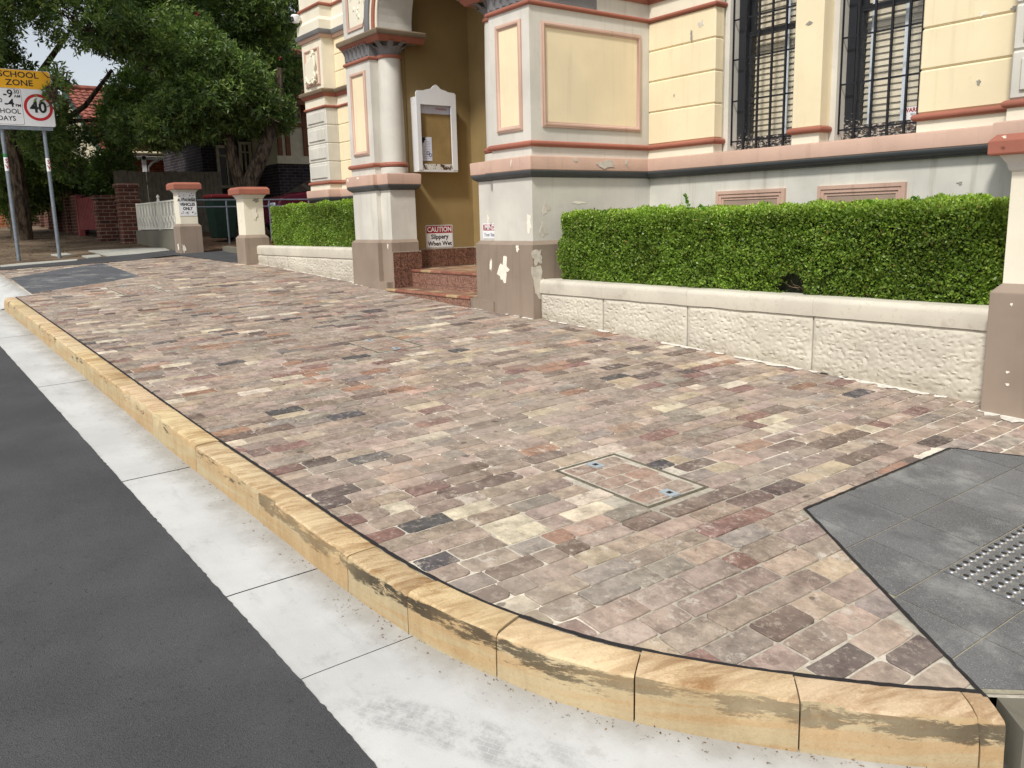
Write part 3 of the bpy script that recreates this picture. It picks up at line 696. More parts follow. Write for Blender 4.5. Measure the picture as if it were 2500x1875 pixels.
# dark paver ramp with steel tactile studs
ramp = MB(); 
rp = RAMP
ramp.v = []
b = MB(); pts = clip_half(clip_half(RAMP, (-40, 4.26), (40, 4.26), False), (-.12, -9), (-.12, 9), True)
pieces = []
for ya, yb in ((-9, 4.26), (4.26, 4.95)):
    for xa, xb in ((-9, -.12), (-.12, 9)):
        q = clip_convex(RAMP, [(xa, ya), (xb, ya), (xb, yb), (xa, yb)])
        if len(q) > 2: b.add([(x, y, gz(x, y)-.0022) for x, y in q], [tuple(range(len(q)))])
rampo = b.build('kerb_ramp', M['grout']); rampo['kind'] = 'structure'
for i in range(-1, 10):
    for j in range(-3, 8):
        x0 = -2.018+i*.2945; y0 = 3.0+j*.3125
        q = clip_convex([(x0+.003, y0+.003), (x0+.2915, y0+.003), (x0+.2915, y0+.3095), (x0+.003, y0+.3095)], RAMP)
        if len(q) < 3 or area(q) < .0008: continue
        c = random.uniform(.82, 1.12); tc = tuple(k*c for k in lin(97, 97, 97))+(random.random(),)
        b = MB(); n = len(q); dz = random.uniform(-.0006, .0006)
        b.add([(x, y, gz(x, y)+.001+dz) for x, y in q]+[(x, y, gz(x, y)-.006) for x, y in q], [tuple(range(n))]+[(k, n+k, n+(k+1) % n, (k+1) % n) for k in range(n)], tc); b.build('paver', M['granite'], rampo)
edge = [Vector(p) for p in (RAMP if False else [(-.98, 2.39), (-2.02, 3.02), (-2.03, 4.257), (-1.758, 4.443), (-1.1, 4.88)])]
ed = []
for a, c in zip(edge[:-1], edge[1:]):
    k = int((c-a).length/.03); ed += [a+(c-a)*t/k for t in range(k)]
ed.append(edge[-1]); ribbon('joint_filler', ed, -.004, .009, .0028, M['joint_black'], rampo, .005)
proto = None
for i in range(13):
    for j in range(22):
        x0 = -1.403+.0495*i; y0 = 3.026+.0490*j; q = project((x0, y0, gz(x0, y0)))
        if q is None or q[0] > 2570: continue
        if proto is None:
            b = MB(); b.lathe([(.0178, -.002), (.0178, .0012), (.0128, .006), (.0122, .0062)], 0, 0, 18); b.lathe([(.0108, .0058), (.0108, .0067), (.0098, .007)], 0, 0, 14, mi=1)
            proto = b.build('tactile_stud', [M['steel'], M['black_rubber']], rampo, smooth=True); proto.location = (x0, y0, gz(x0, y0)+.001); proto.rotation_euler = (R(1.7), R(7.1), 0)
        else:
            c = proto.copy(); COL.objects.link(c); c.parent = rampo; c.location = (x0, y0, gz(x0, y0)+.001)
# concrete beside the end of the kerb
b = MB(); b.prism([(-.972, 2.425), (-.862, 2.338), (-.12, 3.22), (-.27, 3.36)], lambda x, y: gz(x, y)-.16, lambda x, y: gz(x, y)-.004); b.build('concrete_edge', M['old_concrete'], rampo)
# grey paved patch at the far driveway
b = MB(); b.add([(x, y, gz(x, y)-.0035) for x, y in PATCH], [tuple(range(len(PATCH)))]); patch = b.build('crossing_patch', M['grout']); patch['kind'] = 'structure'
for i in range(14):
    for j in range(7):
        y0 = 1.55+j*.3; x0 = -16.7+i*.31 + (.15 if j % 2 else 0)
        q = clip_convex([(x0+.004, y0+.004), (x0+.306, y0+.004), (x0+.306, y0+.296), (x0+.004, y0+.296)], PATCH)
        if len(q) < 3 or area(q) < .002: continue
        n = len(q); c = random.uniform(.88, 1.1); tc = tuple(k*c for k in lin(78, 80, 86))+(random.random(),)
        b = MB(); b.add([(x, y, gz(x, y)+.001) for x, y in q]+[(x, y, gz(x, y)-.006) for x, y in q], [tuple(range(n))]+[(k, n+k, n+(k+1) % n, (k+1) % n) for k in range(n)], tc); b.build('paver', M['granite'], patch)

# ------------------------------------------------------------------ planters with rock-faced blocks
def planter(x0, x1, joints, zc0, zc1, label, end_round=False):
    yf = 5.20; t = thing('planter_wall', ((x0+x1)/2, yf, gz((x0+x1)/2, yf)), label, 'planter wall', 'rendered planter walls')
    js = [x0]+joints+[x1]
    b = MB(); b.box(x0+.01, x1-.01, yf+.05, yf+.24, gz(x1, yf)-.2, zc0); b.build('backing_wall', M['planter'], t)
    b = MB(); b.box(x0+.02, x1-.02, yf+.24, yf+1.3, gz(x0, yf)-.1, zc0+.06); b.build('soil', M['mulch'], t)
    for k, (a, c) in enumerate(zip(js[:-1], js[1:])):
        b = MB(); st = .010; nx = max(2, int((c-a)/st)); L = []
        zt = zc0-.004; h0 = max(zt-gz(a, yf), zt-gz(c, yf))+.03; nz = int(h0/st)
        for i in range(nx+1):
            x = a+.005+(c-a-.010)*i/nx; zb = gz(x, yf)-.03
            for j in range(nz+1):
                z = zb+(zt-zb)*j/nz
                ed = min(x-a, c-x)/.035; et = (zt-z)/.03; m = max(0, min(1, ed, et)); m = m*m*(3-2*m)
                n1 = noise.noise((x*36+z*14, 3.3*k, z*52)); n2 = noise.noise((x*70+9, 1.1, z*90)); n3 = noise.noise((x*5, 2, z*6))
                pit = -max(0, n1-.0)*.016
                y = yf + .012 - m*(.012+.006*n3+pit+.006*n2)
                b.v.append((x, y, z))
        m_ = nz+1
        for i in range(nx):
            for j in range(nz): b.f.append((i*m_+j, (i+1)*m_+j, (i+1)*m_+j+1, i*m_+j+1)); b.mi.append(0)
        n0 = len(b.v); b.box(a+.004, c-.004, yf+.02, yf+.06, gz(c, yf)-.1, zt)
        b.build('rock_faced_block', M['planter'], t, smooth=True)
        # coping stone with a rolled nosing
        b = MB(); pr = [(.02, zc0-.002), (-.003, zc0+.001), (-.006, zc0+.03)]; cyy, r = .035, .052; hh = zc1-zc0
        for q in range(7):
            an = math.pi*(1.0-.5*q/6); pr.append((.036+.042*math.cos(an), zc1-.042+.042*math.sin(an)))
        pr += [(.12, zc1+.002), (.26, zc1-.004), (.26, zc0-.002)]; nseg = max(2, int((c-a)/.06)); 
        for i in range(nseg+1):
            x = a+.0008+(c-a-.0016)*i/nseg; wb = .005*noise.noise((x*4, 7, 0))
            for d, z in pr: b.v.append((x, yf+d+wb, z+wb*.6))
        m_ = len(pr)
        for i in range(nseg):
            for j in range(m_-1): b.f.append((i*m_+j, (i+1)*m_+j, (i+1)*m_+j+1, i*m_+j+1)); b.mi.append(0)
        b.f += [tuple(range(m_))[::-1], tuple(nseg*m_+j for j in range(m_))]; b.mi += [0, 0]
        b.build('coping_stone', M['planter'], t, smooth=True)
    return t
planter(-6.515, -2.25, [-5.628, -4.636, -3.485], .700, .832, 'long cream planter wall of rock-faced blocks below the barred windows')
planter(-14.05, -10.38, [-13.62, -12.79], .945, 1.092, 'short cream planter wall between the driveway pillar and the porch')

def hedge(x0, x1, y0, y1, z0, z1, n, label, hole=None, sprigs=()):
    t = thing('box_hedge', ((x0+x1)/2, (y0+y1)/2, z0), label, 'hedge', 'clipped box hedges')
    b = MB(); b.box(x0+.13, x1-.13, y0+.13, y1-.05, z0-.05, z1-.095); b.build('dark_core', M['core'], t)  # near-black box stands in for the shade inside the hedge
    af, at, ae = (x1-x0)*(z1-z0), (x1-x0)*(y1-y0), (y1-y0)*(z1-z0); tot = af+at+2*ae
    P = []; N = []
    k = rng.random(n); u = rng.random(n); v = rng.random(n)
    f1, f2, f3 = af/tot, (af+at)/tot, (af+at+ae)/tot
    Pn = np.zeros((n, 3)); Nn = np.zeros((n, 3))
    m = k < f1; Pn[m] = np.c_[x0+(x1-x0)*u[m], np.full(m.sum(), y0), z0+(z1-z0)*v[m]]; Nn[m] = (0, -1, 0)
    m = (k >= f1) & (k < f2); Pn[m] = np.c_[x0+(x1-x0)*u[m], y0+(y1-y0)*v[m], np.full(m.sum(), z1)]; Nn[m] = (0, 0, 1)
    m = (k >= f2) & (k < f3); Pn[m] = np.c_[np.full(m.sum(), x1), y0+(y1-y0)*u[m], z0+(z1-z0)*v[m]]; Nn[m] = (1, 0, 0)
    m = k >= f3; Pn[m] = np.c_[np.full(m.sum(), x0), y0+(y1-y0)*u[m], z0+(z1-z0)*v[m]]; Nn[m] = (-1, 0, 0)
    rr_ = .085; lo = np.array([x0+rr_, y0+rr_, z0-.2]); hi = np.array([x1-rr_, y1-rr_, z1-rr_]); inn = np.clip(Pn, lo, hi); dv = Pn-inn; ln = np.linalg.norm(dv, axis=1)[:, None]+1e-9; Nn = dv/ln; Pn = inn+Nn*rr_
    lump = np.array([noise.noise((p[0]*3.2, p[1]*3.2, p[2]*4.2))*.045+noise.noise((p[0]*9, p[1]*9, p[2]*11))*.036+noise.noise((p[0]*26, p[1]*26, p[2]*26))*.018 for p in Pn])
    fr = np.clip(((z0+.06)-Pn[:, 2])/.06, 0, 1); dep = np.where(rng.random(n) < .62, rng.exponential(.012, n), rng.uniform(.02, .12, n))
    Pn = Pn+Nn*(lump-dep-.03*fr**2)[:, None]+rng.normal(0, .006, (n, 3))
    if hole is not None:
        hx, hz, rx, rz = hole; d = ((Pn[:, 0]-hx)/rx)**2+((Pn[:, 2]-hz)/rz)**2; d += np.array([noise.noise((p[0]*20, 1, p[2]*20)) for p in Pn])*.7
        keep = (d > 1) | (Pn[:, 1] > y0+.22); Pn, Nn, lump, dep = Pn[keep], Nn[keep], lump[keep], dep[keep]
    n = len(Pn); q = rng.normal(0, 1, (n, 3)); D = Nn*.75+q*.62+np.array([0, 0, .35]); D /= np.linalg.norm(D, axis=1)[:, None]
    S_ = np.cross(D, rng.normal(0, 1, (n, 3))); S_ /= np.linalg.norm(S_, axis=1)[:, None]
    Ls = rng.uniform(.0085, .0145, n); base = np.array([lin(122, 150, 58), lin(142, 168, 70), lin(98, 126, 48), lin(164, 184, 92), lin(112, 138, 62)])
    ti = base[rng.choice(5, n, p=[.32, .26, .22, .08, .12])]*rng.uniform(.75, 1.15, (n, 1))
    ti *= np.array([1+.38*noise.noise((p[0]*2.3, p[1]*2.3, p[2]*3.1)) for p in Pn])[:, None]; dead = rng.random(n) < .012; ti[dead] = np.array(lin(150, 122, 74))
    top_light = np.clip((Pn[:, 2]-(z1-.05))/.06, 0, 1)[:, None]; ti = ti*(1+.3*top_light)+top_light*np.array([.035, .04, 0])  # tint raised near the top, sunlight put into the leaf colour
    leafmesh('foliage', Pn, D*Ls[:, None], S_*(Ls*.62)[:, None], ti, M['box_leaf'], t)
    for (sx, sy, hgt) in sprigs:
        nn = 130; tt = rng.random(nn); Pp = np.c_[sx+rng.normal(0, .008, nn)+.02*np.sin(tt*5), np.full(nn, sy)+rng.normal(0, .008, nn), z1-.03+tt*hgt]; D = rng.normal(0, 1, (nn, 3)); D[:, 2] = abs(D[:, 2])+.4; D /= np.linalg.norm(D, axis=1)[:, None]
        S_ = np.cross(D, rng.normal(0, 1, (nn, 3))); S_ /= np.linalg.norm(S_, axis=1)[:, None]
        leafmesh('stray_shoot', Pp, D*.011, S_*.006, np.tile(np.array(lin(112, 156, 52)), (nn, 1))*rng.uniform(.8, 1.2, (nn, 1)), M['box_leaf'], t)
    if hole is not None:
        b = MB(); hx, hz, rx, rz = hole
        for k in range(26):
            p = Vector((hx+random.uniform(-rx, rx), y0+.16+.08*random.random(), hz-rz+random.uniform(-.02, .04))); pts = [p]
            d = Vector((random.uniform(-.5, .5), random.uniform(-.7, -.1), random.uniform(.2, 1))).normalized()
            for s_ in range(4): d = (d+Vector((random.uniform(-.5, .5), random.uniform(-.3, .3), random.uniform(-.4, .4)))).normalized(); p = p+d*.045; pts.append(p)
            b.tube(pts, [.0035, .003, .0025, .002, .0012], 5)
        b.build('bare_twigs', M['twig'], t)
    return t
hedge(-6.40, -2.37, 5.33, 6.05, .815, 1.455, 125000, 'long clipped green hedge below the barred windows', (-3.78, .895, .12, .085), [(-4.9, 5.48, .16), (-4.75, 5.5, .07), (-5.9, 5.5, .05), (-3.3, 5.55, .06), (-2.95, 5.5, .07), (-2.7, 5.6, .05), (-4.2, 5.6, .05)])
hedge(-13.72, -10.42, 5.34, 6.1, 1.075, 1.715, 85000, 'short clipped green hedge between the driveway pillar and the porch')

# ------------------------------------------------------------------ heritage building
YW = 6.72; XC = -8.445
hall = thing('heritage_building', (XC, 5.9, .55), 'cream and yellow heritage building with arched porch and terracotta mouldings', 'building')
def part(b, name, mat, smooth=False, parent=None, bevel=0): return b.build(name, M[mat] if isinstance(mat, str) else mat, parent or hall, smooth=smooth, bevel=bevel)
def mx(x): return 2*XC-x
# --- walls: lower storey body
b = MB(); b.box(-6.60, 4.2, YW+.035, 9.5, .0, 1.84); part(b, 'lower_wall', 'lower_paint')
b = MB(); b.box(-14.55, -10.29, YW+.035, 9.5, .2, 1.84); part(b, 'lower_wall', 'lower_paint')
b = MB(); b.box(-14.60, -13.91, 6.55, 9.4, .2, 1.84); part(b, 'quoin_plinth', 'lower_paint')
b = MB(); b.box(-2.83, -2.0, 6.55, 7.2, .0, 1.84); part(b, 'quoin_plinth', 'lower_paint')
# side and back shell so the building is a closed volume
b = MB(); b.box(-14.45, -13.9, 9.38, 18, .3, 6.2); b.box(3.6, 4.2, 9.48, 18, 0, 6.2); b.box(-14.45, 4.2, 17.6, 18, 0, 6.2); part(b, 'side_wall', 'lower_paint')
b = MB(); b.box(-14.9, 4.4, 6.45, 18.2, 6.0, 6.25); b.box(-10.45, -6.45, 5.05, 6.5, 6.02, 6.27); part(b, 'roof_parapet', 'grey_paint')
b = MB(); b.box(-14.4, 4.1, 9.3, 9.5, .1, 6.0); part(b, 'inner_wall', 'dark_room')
# --- porch piers
def pier(s):
    m = (lambda x: x) if s > 0 else mx
    xa, xb = sorted((m(-7.20), m(-6.56))); pc = -7.36 if s > 0 else -9.615
    b = MB(); b.box(xa, xb, 5.16, 6.9, .3, 5.9); part(b, 'pier', 'grey_paint')
    b = MB(); ia, ib = sorted((m(-7.28), m(-7.0))); b.box(ia, ib, 5.30, 6.9, .3, 3.66); part(b, 'porch_side_wall', 'ochre')
    # brown base with chamfered top
    def base(x0, x1, y0, y1, e=.04):
        bb = MB(); zt = 1.165
        lo = [(x0-e, y0-e), (x1+e, y0-e), (x1+e, y1), (x0-e, y1)]; hi = [(x0-.001, y0-.001), (x1+.001, y0-.001), (x1+.001, y1), (x0-.001, y1)]
        bb.v = [(p[0], p[1], gz(*p)-.06) for p in lo]+[(p[0], p[1], zt) for p in lo]+[(p[0], p[1], 1.203) for p in hi]
        bb.f = [(i, (i+1) % 4, 4+(i+1) % 4, 4+i) for i in range(4)]+[(4+i, 4+(i+1) % 4, 8+(i+1) % 4, 8+i) for i in range(4)]+[(8, 9, 10, 11)]; bb.mi = [0]*9
        return bb
    part(base(xa, xb, 5.16, 6.8), 'pier_base', 'brown_paint')
    # column pedestal, inward of the pilaster
    b = MB(); px0, px1 = pc-.175, pc+.175; b.box(px0, px1, 5.216, 5.567, .3, 1.84); part(b, 'pedestal', 'grey_paint')
    part(base(px0, px1, 5.216, 5.567, .035), 'pedestal_base', 'brown_paint')
    b = MB(); q0, q1 = sorted((m(-7.20), m(-7.30))); b.box(min(px0, px1)-.02 if s < 0 else px0-.02, px1+.02, 5.10, 5.2, gz(pc, 5.1)-.05, gz(pc, 5.1)+.10); part(b, 'plinth_block', 'brown_paint')
    # column
    cx, cy = pc, 5.39
    b = MB(); b.lathe([(.17, 1.99), (.17, 2.075), (.150, 2.085)], cx, cy, 32); part(b, 'column_base', 'grey_paint', True)
    b = MB(); b.lathe([(.150, 2.085), (.172, 2.092), (.180, 2.112), (.172, 2.133), (.150, 2.142)], cx, cy, 32); part(b, 'column_torus', 'red_paint', True)
    b = MB(); b.lathe([(.147, 2.14), (.147, 2.6), (.142, 3.0), (.135, 3.36)], cx, cy, 40); part(b, 'column_shaft', 'grey_paint', True)
    b = MB(); b.lathe([(.136, 3.355), (.152, 3.36), (.158, 3.378), (.152, 3.395), (.136, 3.40)], cx, cy, 32); part(b, 'column_ring', 'red_paint', True)
    b = MB(); b.lathe([(.132, 3.398), (.13, 3.44), (.14, 3.49), (.17, 3.535)], cx, cy, 32); cap = part(b, 'column_capital', 'capital_grey', True)
    def leaf(bb, o, nx, ny, w, h, curl):
        tx, ty = -ny, nx; rows = 9
        prof = [(0, 0), (.004, .18), (.010, .36), (.018, .54), (.030, .72), (.050, .88), (.068, .97), (.078, .95), (.074, .86)]; wid = [.75, .95, 1, .9, 1.0, .9, .8, .6, .2]
        vs = []
        for (d, zz), ww in zip(prof, wid):
            for k in range(-2, 3):
                lob = 1-.18*(abs(k) == 2)*(1 if int(zz*11) % 2 else 0); off = k/2*w/2*ww*lob; rib = .008*(1-abs(k)/2)+(.004 if k % 2 else 0)
                dd = d*curl+rib; vs.append((o[0]+tx*off+nx*dd, o[1]+ty*off+ny*dd, o[2]+zz*h))
        fs = [(i*5+j, i*5+j+1, (i+1)*5+j+1, (i+1)*5+j) for i in range(rows-1) for j in range(4)]
        # back skin so that the leaf has a thickness
        nb = len(vs); vs += [(x-nx*.012, y-ny*.012, z) for x, y, z in vs]; fs += [(nb+i*5+j, nb+(i+1)*5+j, nb+(i+1)*5+j+1, nb+i*5+j+1) for i in range(rows-1) for j in range(4)]
        for i in range(rows-1): fs += [(i*5, (i+1)*5, nb+(i+1)*5, nb+i*5), (i*5+4, nb+i*5+4, nb+(i+1)*5+4, (i+1)*5+4)]
        bb.add(vs, fs)
    for k in range(8):
        an = math.pi*2*k/8+math.pi/8; bb = MB(); leaf(bb, (cx+.128*math.cos(an), cy+.128*math.sin(an), 3.40), math.cos(an), math.sin(an), .098, .135, 1.55); part(bb, 'acanthus_leaf', 'capital_grey', True, cap)
    for k in range(8):
        an = math.pi*2*k/8; bb = MB(); leaf(bb, (cx+.125*math.cos(an), cy+.125*math.sin(an), 3.40), math.cos(an), math.sin(an), .075, .085, .95); part(bb, 'acanthus_leaf', 'capital_grey', True, cap)
    # pilaster capital: a frieze of leaves
    b = MB(); b.box(xa-.004, xb+.004, 5.156, 6.0, 3.40, 3.54); pcap = part(b, 'pilaster_capital', 'capital_grey')
    for k in range(6):
        bb = MB(); leaf(bb, (xa+(k+.5)*(xb-xa)/6, 5.158, 3.405), 0, -1, .098, .13, .85); part(bb, 'acanthus_leaf', 'capital_grey', True, pcap)
    # framed panel on the front
    p0, p1 = sorted((m(-7.084), m(-6.678))); frame_panel((p0, p1), (2.246, 3.245), 5.16, 'front')
    b = MB(); b.box(xa-.012, xb+.012, 5.145, 6.9, 3.66, 5.9); 
    return pc
def frame_panel(u, z, face, axis, wd=.052, proud=.026, inner='yellow_paint', fmat='pink_paint'):
    """moulded rectangular frame (mitred) with a panel inside it, on the front (y=face) or +x side (x=face)"""
    u0, u1 = u; z0, z1 = z
    def P(uu, zz, d): return (uu, face-d, zz) if axis == 'front' else (face+d, uu, zz)
    prof = [(0, -.002), (0, proud*.55), (wd*.22, proud*.75), (wd*.35, proud), (wd*.62, proud*.92), (wd*.78, proud*.45), (wd, proud*.25), (wd, -.002)]
    b = MB(); cs = [(u0, z0, 1, 1), (u1, z0, -1, 1), (u1, z1, -1, -1), (u0, z1, 1, -1)]; m_ = len(prof)
    for (cu, cz, su, sz) in cs:
        for a, d in prof: b.v.append(P(cu+su*a, cz+sz*a, d))
    for k in range(4):
        for j in range(m_-1): b.f.append((k*m_+j, ((k+1) % 4)*m_+j, ((k+1) % 4)*m_+j+1, k*m_+j+1)); b.mi.append(0)
    fr = part(b, 'panel_frame', fmat, True)
    b = MB(); q = [P(u0+wd-.004, z0+wd-.004, .003), P(u1-wd+.004, z0+wd-.004, .003), P(u1-wd+.004, z1-wd+.004, .003), P(u0+wd-.004, z1-wd+.004, .003)]
    q2 = [P(u0+wd-.004, z0+wd-.004, -.002), P(u1-wd+.004, z0+wd-.004, -.002), P(u1-wd+.004, z1-wd+.004, -.002), P(u0+wd-.004, z1-wd+.004, -.002)]
    b.add(q+q2, [(0, 1, 2, 3), (4, 5, 1, 0), (5, 6, 2, 1), (6, 7, 3, 2), (7, 4, 0, 3)]); part(b, 'panel', inner, False, fr)
pcR = pier(1); pcL = pier(-1)
frame_panel((5.295, 6.60), (2.27, 3.22), -6.56, 'side')
# --- right wing, yellow courses between mouldings
CZ_ = [2.141, 2.467, 2.770, 3.069, 3.352]
def courses(x0, x1, lvl=CZ_, yb=YW+.145, yf=YW, mat='yellow_paint', ztop=5.9):
    b = MB(); b.box(x0+.012, x1-.012, yf+.016, yb+.3, 1.9, 3.6); part(b, 'wall_backing', 'cream_paint')
    for a, c in zip(lvl[:-1], lvl[1:]):
        b = MB(); b.box(x0, x1, yf, yf+.13, a+.003, c-.003, ch=.011); part(b, 'wall_course', mat)
    for za, zb in ((1.99, 2.141), (3.352, ztop)): b = MB(); b.box(x0+.002, x1-.002, yf+.002, yf+.13, za, zb); part(b, 'cream_band', 'cream_paint')
courses(-6.56, -5.685); courses(-3.656, -2.885)
# plain mullion pier between the windows
b = MB(); b.box(-4.80, -4.521, YW, YW+.3, 2.141, 4.6, ch=.006); part(b, 'window_mullion_pier', 'yellow_paint')
b = MB(); b.box(-4.798, -4.523, YW+.003, YW+.3, 1.99, 2.141); part(b, 'cream_band', 'cream_paint')
b = MB(); b.box(-5.685, -3.656, YW+.004, YW+.3, 4.5, 5.9); part(b, 'window_head', 'cream_paint')
b = MB(); b.box(-2.0, 4.2, YW, YW+.4, 1.84, 5.9); part(b, 'upper_wall', 'yellow_paint')
# window surrounds (set back) and windows
def window(xl, xr, idx):
    b = MB(); ys = YW+.145
    for (a, c) in ((xl-.055, xl), (xr, xr+.055)): b.box(a, c, ys, ys+.16, 1.98, 4.5)
    t = part(b, 'window', 'grey_paint')
    b = MB(); b.box(xl-.05, xr+.05, YW+.02, 7.1, 1.90, 1.985); part(b, 'window_sill', 'pink_paint', parent=t)
    fy = 7.0; z0, z1 = 1.986, 4.45
    b = MB(); b.box(xl, xl+.075, fy, fy+.16, z0, z1); b.box(xr-.075, xr, fy, fy+.16, z0, z1); b.box(xl+.075, xr-.075, fy, fy+.16, z1-.08, z1); b.box(xl+.075, xr-.075, fy+.01, fy+.16, z0, z0+.05); part(b, 'window_frame', 'black_frame', parent=t)
    b = MB(); b.box(xl+.08, xr-.08, fy+.03, fy+.075, z0+.05, z0+.155); b.box(xl+.075, xl+.12, fy+.03, fy+.075, z0+.155, 3.07); b.box(xr-.12, xr-.075, fy+.03, fy+.075, z0+.155, 3.07); b.box(xl+.076, xr-.076, fy+.025, fy+.075, 3.07, 3.112); part(b, 'lower_sash', 'black_frame', parent=t)
    b = MB(); b.box(xl+.075, xl+.115, fy+.08, fy+.12, 3.08, z1-.08); b.box(xr-.115, xr-.075, fy+.08, fy+.12, 3.08, z1-.08); part(b, 'upper_sash', 'black_frame', parent=t)
    b = MB(); b.box(xl+.1, xr-.1, fy+.05, fy+.054, z0+.15, 3.075); part(b, 'glass_pane', 'glass', parent=t)
    b = MB(); b.box(xl+.1, xr-.1, fy+.098, fy+.102, 3.105, z1-.09); part(b, 'glass_pane', 'glass', parent=t)
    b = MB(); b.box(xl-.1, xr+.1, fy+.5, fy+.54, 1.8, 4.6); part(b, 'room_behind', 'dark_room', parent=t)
    # venetian blind
    pr = None; zs = np.arange(2.13, 4.38, .0525)
    for z in zs:
        if pr is None:
            b = MB(); n = 5; L_ = xr-xl-.17; b.v = []
            for i in (0, 1):
                xx = xl+.085+i*L_
                for j in range(n):
                    tt = j/(n-1)-.5; b.v.append((xx, fy+.155+tt*.020, z+.054*tt+.004*(1-4*tt*tt)))
                for j in range(n):
                    tt = j/(n-1)-.5; b.v.append((xx, fy+.1565+tt*.020, z+.054*tt+.004*(1-4*tt*tt)-.0008))
            b.f = [(j, j+1, 2*n+j+1, 2*n+j) for j in range(n-1)]+[(n+j, 3*n+j, 3*n+j+1, n+j+1) for j in range(n-1)]; b.mi = [0]*len(b.f)
            pr = b.build('blind_slat', M['slat'], t, smooth=True, loc=((xl+xr)/2, fy+.155, z))
        else: copy_part(pr, t, (0, 0, z-2.13)).rotation_euler = (random.uniform(-.05, .05), 0, random.uniform(-.002, .002))
    for tx in ((xl+.14, xl+.44) if idx == 1 else (xl+.45,)):
        b = MB(); b.box(tx, tx+.032, fy+.126, fy+.130, 2.09, 4.38); part(b, 'blind_tape', 'tape', parent=t)
    # security grille
    xs_ = [xl+.0+.15*k for k in range(6) if xl+.15*k < xr+.02]; gy = 6.915
    for x_ in xs_:
        b = MB(); b.box(x_-.0085, x_+.0085, gy-.0085, gy+.0085, 2.0+(.07 if x_ == xs_[0] else .01), 4.45); part(b, 'grille_bar', 'black_iron', parent=t)
    for z in (2.105, 2.483, 2.864, 3.226, 3.60, 3.97, 4.34):
        b = MB(); b.box(xl-.01, xr+.01, gy+.0088, gy+.0148, z-.0075, z+.0075); part(b, 'grille_rail', 'black_iron', parent=t)
    return t
win1 = window(-5.63, -4.86, 0); win2 = window(-4.465, -3.71, 1)
b = MB(); b.box(-3.945, -3.73, 7.043, 7.046, 2.135, 2.245); st = part(b, 'warning_sticker', 'sign_white', parent=win2)
text_mesh('sticker_text', 'WARNING', .045, M['ink_red'], win2, (-3.838, 7.042, 2.218), (1, 0, 0), (0, 0, 1), bold=.0012)
text_mesh('sticker_text', 'SECURITY\nALARM', .022, M['ink_blue'], win2, (-3.838, 7.042, 2.172), (1, 0, 0), (0, 0, 1))
# --- quoined end pilasters
def quoin(x0, x1):
    b = MB(); b.box(x0+.01, x1-.01, 6.512, 9.4 if x0 < -10 else 7.2, 1.84, 5.95); part(b, 'quoin_core', 'grey_paint')
    for a, c in zip(CZ_[:-1], CZ_[1:]):
        b = MB(); b.box(x0, x1, 6.50, YW+.05, a+.004, c-.004, ch=.012); qb = part(b, 'quoin_block', 'grey_paint')
        b = MB(); b.box(x0+.07, x1-.07, 6.482, 6.52, a+.055, c-.055, ch=.008); part(b, 'quoin_face', 'grey_paint', parent=qb)
    for za, zb in ((1.99, 2.141), (3.352, 3.6)): b = MB(); b.box(x0-.002, x1+.002, 6.497, YW+.05, za, zb); part(b, 'cream_band', 'cream_paint')
quoin(-14.65, -13.86); quoin(-2.885, -2.05)
courses(-13.86, -10.33, ztop=3.62)
# --- running mouldings
pathR = [(pcR-.175, 5.95), (pcR-.175, 5.216), (-7.20, 5.216), (-7.20, 5.16), (-6.56, 5.16), (-6.56, YW), (-2.885, YW), (-2.885, 6.50), (-2.05, 6.50), (-2.05, YW), (4.2, YW)]
pathL = [(-14.65, 9.3), (-14.65, 6.50), (-13.86, 6.50), (-13.86, YW), (-10.33, YW), (-10.33, 5.16), (-9.70, 5.16), (-9.70, 5.216), (pcL+.175, 5.216), (pcL+.175, 5.567), (pcL+.02, 5.567)]
PINK = [(-.01, 1.868), (.052, 1.868), (.058, 1.875), (.062, 1.985), (.056, 1.995), (-.01, 2.006)]
DKG = [(-.01, 1.800), (.014, 1.806), (.018, 1.814), (.030, 1.818), (.044, 1.832), (.054, 1.848), (.057, 1.862), (.050, 1.869), (-.01, 1.8695)]
def torus(z0, z1, r): return [(-.01, z0)]+[(r*math.sin(math.pi*k/6)*.92+.004, z0+(z1-z0)*(.5-.5*math.cos(math.pi*k/6))) for k in range(7)]+[(-.01, z1)]
TOR = torus(2.088, 2.143, .032); TOP = torus(3.348, 3.392, .026)
ENT1 = [(-.01, 3.528), (.022, 3.530), (.028, 3.545), (.046, 3.560), (.060, 3.585), (-.01, 3.5855)]; ENT2 = [(-.01, 3.586), (.070, 3.586), (.078, 3.60), (.082, 3.635), (.07, 3.65), (-.01, 3.664)]
for pth in (pathR, pathL):
    b = MB(); b.molding(pth, PINK); part(b, 'string_course', 'pink_paint', True)
    b = MB(); b.molding(pth, DKG); part(b, 'cyma_moulding', 'dark_grey', True)
for pth in ([(pcR-.17, 5.9)]*0+[(-7.20, 5.5), (-7.20, 5.16), (-6.56, 5.16), (-6.56, YW), (-5.685, YW), (-5.685, YW+.14)], [(-4.80, YW+.14), (-4.80, YW), (-4.521, YW), (-4.521, YW+.14)], [(-3.656, YW+.14), (-3.656, YW), (-2.885, YW), (-2.885, 6.50), (-2.05, 6.50), (-2.05, YW)],
            [(-14.65, 9.3), (-14.65, 6.50), (-13.86, 6.50), (-13.86, YW), (-10.33, YW), (-10.33, 5.16), (-9.70, 5.16), (-9.70, 5.30)]):
    b = MB(); b.molding(pth, TOR); part(b, 'torus_moulding', 'red_paint', True)
